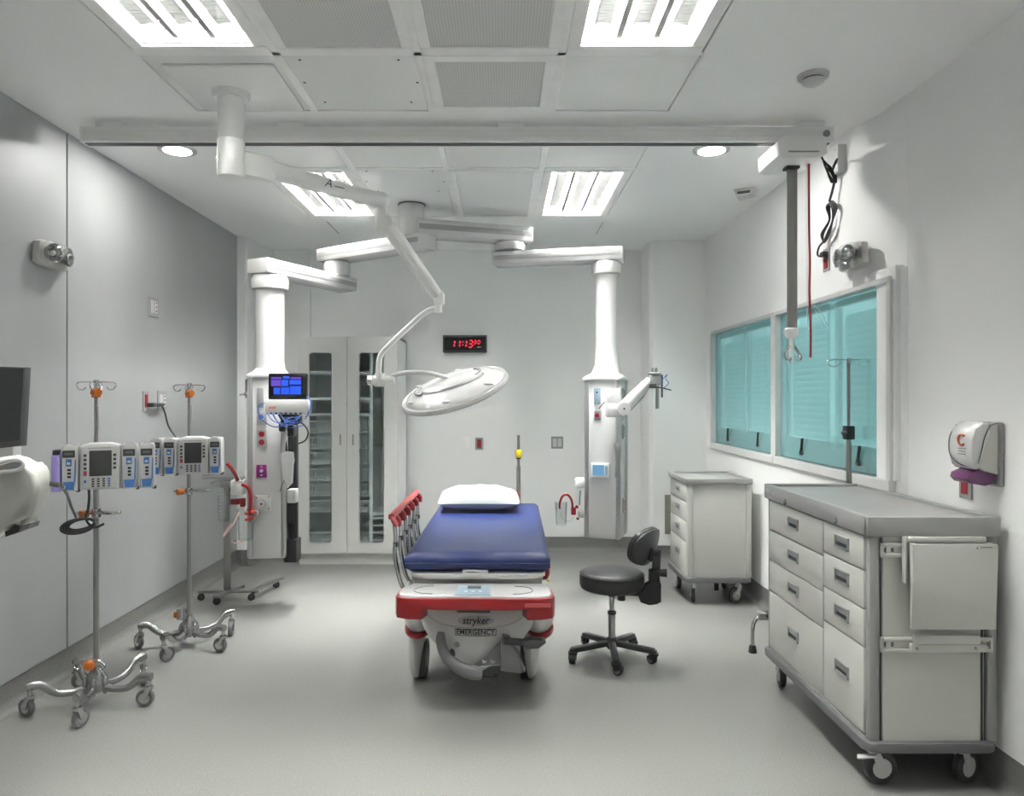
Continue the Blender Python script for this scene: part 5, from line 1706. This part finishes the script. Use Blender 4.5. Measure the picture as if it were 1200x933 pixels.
# head end: push handles and drip pole
for x in (-.332, .206):
    hnd = MB().ellip((x, 1.99, .755), .026, .03, .052, 16, 12).build('push_handle', 'red', t)
    MB().cyl((x, 2.02, .60), (x, 2.02, .78), .012, n=10).build('handle_stem', 'dgrey', hnd)
MB().cyl((.222, 2.09, .50), (.222, 2.09, .98), .015, n=16).cyl((.222, 2.09, .97), (.222, 2.09, 1.215), .0105, n=14).build('drip_pole', 'steel', t)
MB().box(.195, .25, 2.03, 2.11, .48, .52, .004).build('pole_socket', 'dgrey', t)
MB().lathe([(.022, 1.045), (.026, 1.055), (.026, 1.095), (.022, 1.105)], (.222, 2.09, 0), 18).build('yellow_knob', 'yellow', t)
MB().lathe([(.018, 1.035), (.018, 1.046)], (.222, 2.09, 0), 18).build('black_ring', 'black', t)
t.location = (BX, BY, 0)
t.rotation_euler = (0, 0, BR)

# pillow
mb = MB()
nx, ny = 36, 24
PC = Vector((-.158, 5.10, .712))
vs, fs = [], []
for top in (1, 0):
    for j in range(ny+1):
        for i in range(nx+1):
            u, v = i/nx*2-1, j/ny*2-1
            k = max(0, 1-abs(u)**5)**.55*max(0, 1-abs(v)**3.2)**.55
            pin = 1-.07*(1-abs(u)**2)*abs(v)**2
            x = u*.283*(1-.05*(1-abs(v)**2)*0+.0)*(1-.05*abs(v)**6)
            y = v*.20*pin
            wr_ = .003*math.sin(13*u+5*v)+.003*math.sin(9*v-17*u*v)
            z = .064+(k*(.094+wr_+.006*math.cos(3*u)) if top else -k*.060)
            vs.append(PC+Vector((x, y, z+(.006 if not top else 0)*k)))
o_ = (nx+1)*(ny+1)
for j in range(ny):
    for i in range(nx):
        a_ = j*(nx+1)+i
        fs.append((a_, a_+1, a_+nx+2, a_+nx+1))
        fs.append((o_+a_, o_+a_+nx+1, o_+a_+nx+2, o_+a_+1))
mb._join(vs, fs)
bmesh.ops.remove_doubles(mb.b, verts=mb.b.verts, dist=.0008)
solo(mb, 'pillow', 'pillow', 'plump white pillow lying at the head of the blue mattress', 'pillow')

# ================================================================ STOOL
QX, QY = .632, 4.14
t = thing('wheeled_stool', 'round charcoal swivel stool with a small backrest on a five-legged base', 'stool', (QX, QY, 0))
MB().lathe([(0, .405), (.165, .405), (.178, .412), (.184, .43), (.185, .475), (.178, .496), (.16, .506), (.08, .510), (0, .511)], (QX, QY, 0), 48).build('seat', 'vinyl', t, sharp=50)
MB().lathe([(.1855, .488), (.1855, .491)], (QX, QY, 0), 48).build('seat_welt', 'black', t)
MB().cyl((QX, QY, .36), (QX, QY, .408), .022, n=18).cyl((QX, QY, .395), (QX, QY, .408), .08, n=24).build('seat_mount', 'black', t)
MB().cyl((QX, QY, .27), (QX, QY, .40), .0135, n=18).build('piston', 'chrome', t)
MB().lathe([(.021, .10), (.021, .26), (.024, .262), (.024, .275), (.018, .279)], (QX, QY, 0), 24).build('gas_cylinder', 'chrome', t)
MB().lathe([(.023, .258), (.025, .262), (.025, .272), (.016, .28)], (QX, QY, 0), 20).build('collar', 'black', t)
MB().lathe([(.026, .06), (.034, .07), (.034, .11), (.024, .125)], (QX, QY, 0), 24).build('base_hub', 'dgrey', t)
for k in range(5):
    a = R(-93+72*k)
    c, s = math.cos(a), math.sin(a)
    P = lambda d, z: (QX+d*c, QY+d*s, z)
    mb = MB()
    mb.beam(P(.02, .093), P(.245, .072), .038, .032, .008)
    mb.cyl(P(.238, .055), P(.238, .08), .019, n=14)
    mb.build('leg', 'dgrey', t)
    caster(t, QX+.238*c, QY+.238*s, a+R(60+90*k), r=.025, m_fork='black', m_tyre='black', ztop=.06, wd=.034, off=.012, hub='lgrey', hood=True)
# back support
MB().beam((QX+.03, QY-.03, .383), (QX+.17, QY-.045, .383), .045, .014, .004).build('support_plate', 'black', t)
MB().cyl((QX+.05, QY-.03, .375), (QX+.05, QY-.03, .345), .022, n=16).build('tilt_knob', 'black', t)
sx0 = QX+.215
br = [(QX+.155, .30), (QX+.20, .285), (QX+.245, .29), (QX+.27, .305), (QX+.268, .40), (QX+.262, .435), (QX+.215, .435), (QX+.20, .395), (QX+.15, .375), (QX+.14, .34)]
MB().prism([(x, z+.04) for x, z in br], QY-.075, QY-.02, 'y', .012).build('bracket_cover', 'black', t)
MB().beam((sx0+.025, QY-.047, .46), (sx0+.035, QY-.047, .635), .045, .018, .004).build('support_bar', 'dgrey', t)
MB().cbox((sx0+.017, QY-.047, .49), (.055, .06, .07), .008).cyl((sx0+.045, QY-.047, .505), (sx0+.088, QY-.055, .505), .02, .024, n=16).build('height_knob', 'black', t)
# backrest: curved oval pad facing the seat, turned partly to the viewer
bm_ = Matrix.Translation((QX+.200, QY-.04, .652)) @ Matrix.Rotation(R(-38), 4, 'Z') @ Matrix.Rotation(R(14), 4, 'Y')
def backrest(th0, th1, k, name, mm, par=None):
    mb = MB()
    n, m2 = 36, 8
    vs = []
    for x_ in (th0, th1):
        for j in range(m2+1):
            rr = j/m2
            for i in range(n):
                a = 2*PI*i/n
                c, s = math.cos(a), math.sin(a)
                y = .150*k*rr*abs(c)**.85*(1 if c > 0 else -1)
                z = .108*k*rr*abs(s)**.85*(1 if s > 0 else -1)
                bulge = (1-rr**4)*.012*(1 if x_ == th1 else -1)
                vs.append(bm_ @ Vector((x_+bulge-1.3*y*y, y, z)))
    fs = []
    L = (m2+1)*n
    for q in (0, 1):
        for j in range(m2):
            for i in range(n):
                fs.append((q*L+j*n+i, q*L+j*n+(i+1) % n, q*L+(j+1)*n+(i+1) % n, q*L+(j+1)*n+i))
    for i in range(n):
        fs.append((m2*n+i, m2*n+(i+1) % n, L+m2*n+(i+1) % n, L+m2*n+i))
    mb._join(vs, fs)
    bmesh.ops.remove_doubles(mb.b, verts=mb.b.verts, dist=.0001)
    return mb.build(name, mm, par, sharp=50)
backrest(-.022, .0, 1, 'backrest', 'vinyl', t)
backrest(.004, .016, .97, 'backrest_shell', 'dgrey', t)
MB().ellip(bm_ @ Vector((.026, .0, -.035)), .022, .03, .045, 16, 10).beam(bm_ @ Vector((.03, 0, -.03)), (sx0+.036, QY-.047, .615), .045, .025, .006).build('back_joint', 'black', t)

# ================================================================ CARTS
def cart(t, x0, x1, y0, y1, zt, rimh, zb, cols, zs, keys=(), tw=1):
    """supply cart whose drawers face -X; cols: list of (ya, yb); zs: drawer edges per column, top to bottom"""
    ph = .038
    MB().box(x0+.03, x1-.004, y0+.012, y1-.012, zb+.03, zt-.03, .002).build('body', 'powder', t)
    # corner posts
    for (x, y) in ((x0, y0), (x0, y1-ph), (x1-ph, y0), (x1-ph, y1-ph)):
        MB().box(x+.002, x+ph+.006, y+.002, y+ph-.002, zb+.03, zt-.02, .012).build('corner_post', 'lgrey' if tw else 'powder', t)
    # worktop tray with raised lip
    o = MB().prism(rrect(x0-.008, x1+.006, y0-.008, y1+.008, .022), zt-rimh, zt-.014, 'z', .004).build('worktop', 'lgrey', t)
    mb = MB()
    lw = .016
    for q in ((x0-.012, x1+.008, y0-.012, y0+lw), (x0-.012, x1+.008, y1-lw, y1+.012), (x0-.012, x0+lw, y0-.006, y1+.006), (x1-lw-.004, x1+.008, y0-.006, y1+.006)):
        mb.box(*q, zt-rimh, zt, .006)
    mb.build('raised_lip', 'lgrey', o)
    # bottom bumper tray
    MB().prism(rrect(x0-.018, x1+.0, y0-.018, y1+.018, .04), zb, zb+.036, 'z', .008).build('bumper_tray', 'mgrey', t)
    MB().box(x0+.002, x0+.03, y0+ph, y1-ph, zb+.032, zs[0][-1]-.004).build('bottom_rail', 'powder', t)
    for (ya, yb), zz in zip(cols, zs):
        for k in range(len(zz)-1):
            z1_, z0_ = zz[k]-.003, zz[k+1]+.003
            d = MB().box(x0-.002, x0+.029, ya+.003, yb-.003, z0_, z1_, .003).build('drawer', 'powder', t)
            cy = (ya+yb)/2
            cz = z0_+(z1_-z0_)*(.55 if (z1_-z0_) < .25 else .56)
            if keys == 'small':
                hw, hh = .050, .020
            else:
                hw, hh = .058, .026
            f = MB()
            f.box(x0-.010, x0, cy-hw, cy+hw, cz-hh, cz-hh+.007, .001, seg=1).box(x0-.010, x0, cy-hw, cy+hw, cz+hh-.005, cz+hh, .001, seg=1)
            f.box(x0-.010, x0, cy-hw, cy-hw+.008, cz-hh, cz+hh, .001, seg=1).box(x0-.010, x0, cy+hw-.008, cy+hw, cz-hh, cz+hh, .001, seg=1)
            hd_ = f.build('handle', 'alu', d)
            MB().box(x0-.0025, x0-.001, cy-hw+.006, cy+hw-.006, cz-hh+.005, cz+hh-.004).build('recess', 'dgrey', hd_)
            MB().box(x0-.006, x0-.002, cy-hw+.006, cy+hw-.006, cz-.002, cz+hh-.004, .001).build('grip', 'alu', hd_)

t = thing('supply_cart', 'long grey and white drawer cart with two columns of drawers by the window wall', 'cart', (1.64, 3.3, 0))
C0, C1, D0, D1, ZT = 1.398, 1.885, 2.745, 3.80, 1.046
cart(t, C0, C1, D0, D1, ZT, .075, .153, ((3.135, D1-.036), (D0+.036, 3.131)),
     ((.967, .812, .655, .497, .200), (.967, .832, .683, .536, .200)))
for y in (3.52, 2.985):
    MB().lathe([(.012, 0), (.012, .005), (.009, .007)], (C0-.012, y, .986), 16, Matrix.Rotation(R(-90), 4, 'Y')).box(C0-.018, C0-.012, y-.003, y+.003, .984, 1.004).build('lock', 'chrome', t)
MB().box(C0-.014, C0-.0115, 3.66, 3.78, .998, 1.022, .002).build('maker_plate', 'alu', t)
for y in (3.665, 3.775):
    MB().cyl((C0-.0155, y, 1.01), (C0-.013, y, 1.01), .009, n=14).build('rivet', 'white', t)
# dark slots of the posts at the near end and accessory rails
MB().box(C0+.046, C0+.052, D0+.008, D0+.013, .19, .965).box(C1-.054, C1-.048, D0+.008, D0+.013, .19, .965).box(C1-.042, C1-.038, D0+.008, D0+.013, .19, .965).build('post_slot', 'dgrey', t)
MB().box(C0+.056, C1-.06, D0+.006, D0+.0125, .19, .97).build('end_panel', 'powder', t)
for (z0, z1) in ((.893, .948), (.533, .590)):
    mb = MB()
    mb.box(C0+.040, C1-.022, D0-.012, D0-.002, z0, z0+.014, .002).box(C0+.040, C1-.022, D0-.012, D0-.002, z1-.014, z1, .002)
    mb.box(C0+.040, C0+.050, D0-.012, D0-.002, z0, z1).box(C1-.032, C1-.022, D0-.012, D0-.002, z0, z1)
    mb.box(C0+.062, C0+.078, D0-.010, D0-.002, z0, z1).box(C1-.062, C1-.048, D0-.010, D0-.002, z0, z1)
    mb.box(C0+.04, C1-.022, D0-.004, D0-.001, z0, z1)
    r_ = mb.build('accessory_rail', 'powder', t)
    for x in (C0+.055, C0+.085, C1-.04):
        MB().box(x-.005, x+.006, D0-.0055, D0-.0035, z0+.020, z1-.020).build('rail_slot', 'mgrey', r_)
# folded shelf hanging from the upper rail
MB().box(C0+.125, C1-.062, D0-.034, D0-.012, .955, .974, .002).box(C0+.118, C0+.126, D0-.034, D0-.012, .80, .974, .002).box(C0+.125, C1-.062, D0-.018, D0-.012, .87, .97, .002).build('shelf_bracket', 'powder', t)
hm2 = Matrix.Translation((0, D0-.050, .953)) @ Matrix.Rotation(R(2.5), 4, 'X')
MB().box(C0+.133, C1-.035, -.012, .0, -.322, .0, .003, hm2).prism([(C0+.133, -.0), (C0+.150, -.0), (C0+.160, -.322), (C0+.145, -.322)], .0, .014, 'y', .002, hm2).build('folded_shelf', 'powder', t)
mb = MB()
mb.box(C1-.105, C1-.060, -.014, -.011, -.012, -.009, 0, hm2).box(C1-.118, C1-.113, -.014, -.011, -.016, -.010, 0, hm2)
mb.build('shelf_print', 'mgrey', t)
MB().box(C0+.155, C1-.085, D0-.036, D0-.014, .572, .605, .003).box(C0+.145, C1-.055, D0-.030, D0-.012, .540, .570, .003).build('lower_bracket', 'powder', t)
for x in (C0+.165, C1-.10):
    MB().cyl((x, D0-.034, .555), (x, D0-.029, .555), .006, n=10).build('rivet', 'lgrey', t)
for (x, y, a) in ((C0+.045, D0+.06, 4), (C1-.10, D0+.06, 25), (C0+.05, D1-.08, 80), (C1-.06, D1-.08, 60)):
    caster(t, x, y, R(a), r=.0625, m_fork='white', m_tyre='dgrey', ztop=.155, wd=.030, off=.03, hub='white')
MB().beam((C0+.03, D0+.0, .135), (C0-.03, D0+.03, .118), .03, .008, .003).build('brake_lever', 'white', t)
MB().box(C0+.2, C0+.215, D1-.1, D1-.09, .03, .153, .002).build('grounding_strap', 'dgrey', t)

# drip pole standing on the far rear corner of the long cart
VXp, VYp = 1.85, 3.825
t2 = thing('drip_pole', 'slim drip pole with two hooks clamped behind the long drawer cart', 'drip stand', (VXp, VYp, .9))
MB().cyl((VXp, VYp+.02, .95), (VXp, VYp+.02, 1.30), .013, n=16).cyl((VXp, VYp+.02, 1.27), (VXp, VYp+.02, 1.70), .009, n=14).build('pole', 'steel', t2)
MB().box(VXp-.024, VXp+.024, VYp-.006, VYp+.046, 1.275, 1.35, .008).build('height_clamp', 'black', t2)
MB().cyl((VXp-.024, VYp+.0, 1.31), (VXp-.045, VYp-.0, 1.31), .012, n=12).build('clamp_knob', 'dgrey', t2)
mb = MB()
for s in (-1, 1):
    mb.tube([(VXp, VYp+.02, 1.70), (VXp+s*.06, VYp+.02, 1.703), (VXp+s*.10, VYp+.02, 1.70), (VXp+s*.112, VYp+.02, 1.685), (VXp+s*.09, VYp+.02, 1.665), (VXp+s*.055, VYp+.02, 1.672), (VXp+s*.045, VYp+.02, 1.69)], .003, 8, 6)
mb.cyl((VXp, VYp+.02, 1.68), (VXp, VYp+.02, 1.71), .012, n=12)
mb.build('hooks', 'chrome', t2)
MB().box(VXp-.02, VXp+.02, VYp-.0, VYp+.05, .90, .985, .003).build('socket', 'steel', t2)

t = thing('supply_cart', 'small white drawer cart with one column of drawers near the back wall', 'cart', (1.58, 5.46, 0))
cart(t, 1.335, 1.80, 5.20, 5.72, .915, .040, .165, ((5.215, 5.705),), ((.872, .743, .600, .452, .215),), 'small', tw=0)
for (x, y, a) in ((1.40, 5.27, 75), (1.73, 5.27, 200), (1.39, 5.65, 85), (1.74, 5.65, 60)):
    caster(t, x, y, R(a), r=.058, m_fork='white', m_tyre='dgrey', ztop=.168, wd=.028, off=.025, hub='lgrey')
MB().box(1.61, 1.64, 5.45, 5.47, .04, .166, .002).build('grounding_strap', 'black', t)
MB().cyl((1.70, 5.185, .88), (1.70, 5.19, .88), .01, n=12).box(1.68, 1.76, 5.186, 5.193, .876, .886, .002).build('side_latch', 'lgrey', t)

# chrome bent leg with rubber foot beyond the long cart
t = thing('step_stool', 'bent chrome tube leg with a black rubber foot, showing past the long drawer cart', 'step stool', (1.50, 4.24, 0))
fx, fy = 1.475, 4.24
for dx, dy in ((0, 0), (.30, .02)):
    MB().tube([(fx+dx, fy+dy, .03), (fx+dx, fy+dy, .13), (fx+dx+.012, fy+dy+.005, .18), (fx+dx+.045, fy+dy+.01, .207), (fx+dx+.09, fy+dy+.01, .21)] if dx == 0 else [(fx+dx, fy+dy, .03), (fx+dx, fy+dy, .21)], .0115, 12, 5).build('leg', 'chrome', t)
    MB().lathe([(.022, 0), (.024, .006), (.018, .04), (.014, .045)], (fx+dx, fy+dy, 0), 16).build('rubber_foot', 'black', t)
MB().box(fx+.03, fx+.10, fy-.02, fy+.035, .195, .235, .003).build('bracket', 'lgrey', t)
MB().box(fx+.07, fx+.36, fy-.05, fy+.05, .215, .235, .004).build('step', 'dgrey', t)

# ================================================================ WORKSTATION AT THE NEAR LEFT
YW = 2.32
t = thing('imaging_machine', 'white machine shell by the grey wall with a grip slot along its top', 'machine', (-1.82, YW, 0))
def P2(px, py):
    p = at(px, py, YW)
    return (p.x, p.z)
ou = [P2(*q) for q in ((-60, 560), (-30, 548), (0, 540), (12, 535), (25, 533), (36, 536), (44, 542), (48, 546), (56, 545), (59.5, 552), (60, 565), (57, 580), (52, 594), (50, 602), (46, 606), (42, 607), (37, 612), (10, 624), (0, 630), (-60, 655))]
ou = [((x)*1.043, EYE+(z-EYE)*1.043) for x, z in ou]
MB().prism(ou, YW+.015, YW+.10, 'y', .012, seg=3).build('shell', 'offwhite', t)
ib = [P2(*q) for q in ((-60, 558), (0, 545), (25, 541), (34, 545), (44, 556), (47, 572), (43, 592), (38, 604), (8, 618), (0, 621), (-60, 646))]
MB().prism(ib, YW-.022, YW+.01, 'y', .012, seg=3).build('front_plate', mat('greenish_grey_shell', (.40, .405, .375), .4), t)
gs = [P2(*q) for q in ((-60, 571), (0, 553), (20, 550), (28, 548), (32, 544), (30, 541), (22, 540), (0, 546), (-60, 560))]
MB().prism(gs, YW-.026, YW-.018, 'y', .003).build('grip_slot', 'lgrey', t)
MB().tube([(x, YW-.026, z) for x, z in [P2(*q) for q in ((-60, 572), (0, 554), (18, 551.5), (29, 549), (34, 543), (30, 538.5), (20, 538), (0, 543))]], .006, 10, 5).build('slot_lip', 'white', t)
MB().tube([(x, YW-.03, z) for x, z in [P2(*q) for q in ((-8, 553), (-2, 551), (3, 548))]], .004, 8, 4).build('dark_cord', 'dgrey', t)
a, b = P2(3, 630), P2(33, 615)
MB().prism([P2(3, 624), P2(21, 617), P2(20, 624), P2(4, 630)], YW+.01, YW+.06, 'y').build('dark_port', 'black', t)
MB().prism([P2(21, 617), P2(33, 614), P2(31, 620), P2(20, 624)], YW+.01, YW+.06, 'y').build('grey_port', 'mgrey', t)
MB().box(-1.95, -1.82, YW-.12, YW-.01, .12, 1.2, .02).box(-1.95, -1.7, YW-.1, YW+.06, 1.16, 1.2, .01).build('column', 'offwhite', t)
MB().prism(rrect(-2.15, -1.66, YW-.5, YW+.03, .08), .06, .14, 'z', .015).build('base', 'offwhite', t)
for (x, y) in ((-2.07, YW-.42), (-1.76, YW-.42), (-2.07, YW-.04), (-1.76, YW-.04)):
    caster(t, x, y, R(70), r=.03, m_fork='lgrey', m_tyre='dgrey', ztop=.07, wd=.02, off=.012)
# screen above it
t = thing('display_screen', 'black flat screen above the white machine at the edge of the view', 'screen', (-1.75, YW+.1, 1.3))
Ys = 2.42
q = [at(-95, 426, Ys), at(29, 430.5, Ys), at(24, 523, Ys), at(-95, 535, Ys)]
MB().prism([(p.x, p.z) for p in q], Ys, Ys+.035, 'y', .004).build('bezel', 'dgrey', t)
q2 = [at(-92, 428.5, Ys), at(27.5, 432, Ys), at(23, 516, Ys), at(-92, 527, Ys)]
MB().prism([(p.x, p.z) for p in q2], Ys-.002, Ys+.01, 'y').build('screen', mat('dark_screen', (.035, .037, .038), .25, noise=.02), t)
a, b = at(-40, 560, Ys), at(8, 522, Ys)
MB().box(a.x, b.x, Ys+.03, Ys+.08, a.z-.02, b.z+.06, .01).build('screen_arm', 'white', t)
MB().tube([at(9, 522, Ys+.05), at(9.5, 528, Ys+.05), at(8, 540, Ys+.06)], .004, 8, 4).build('cable', 'dgrey', t)
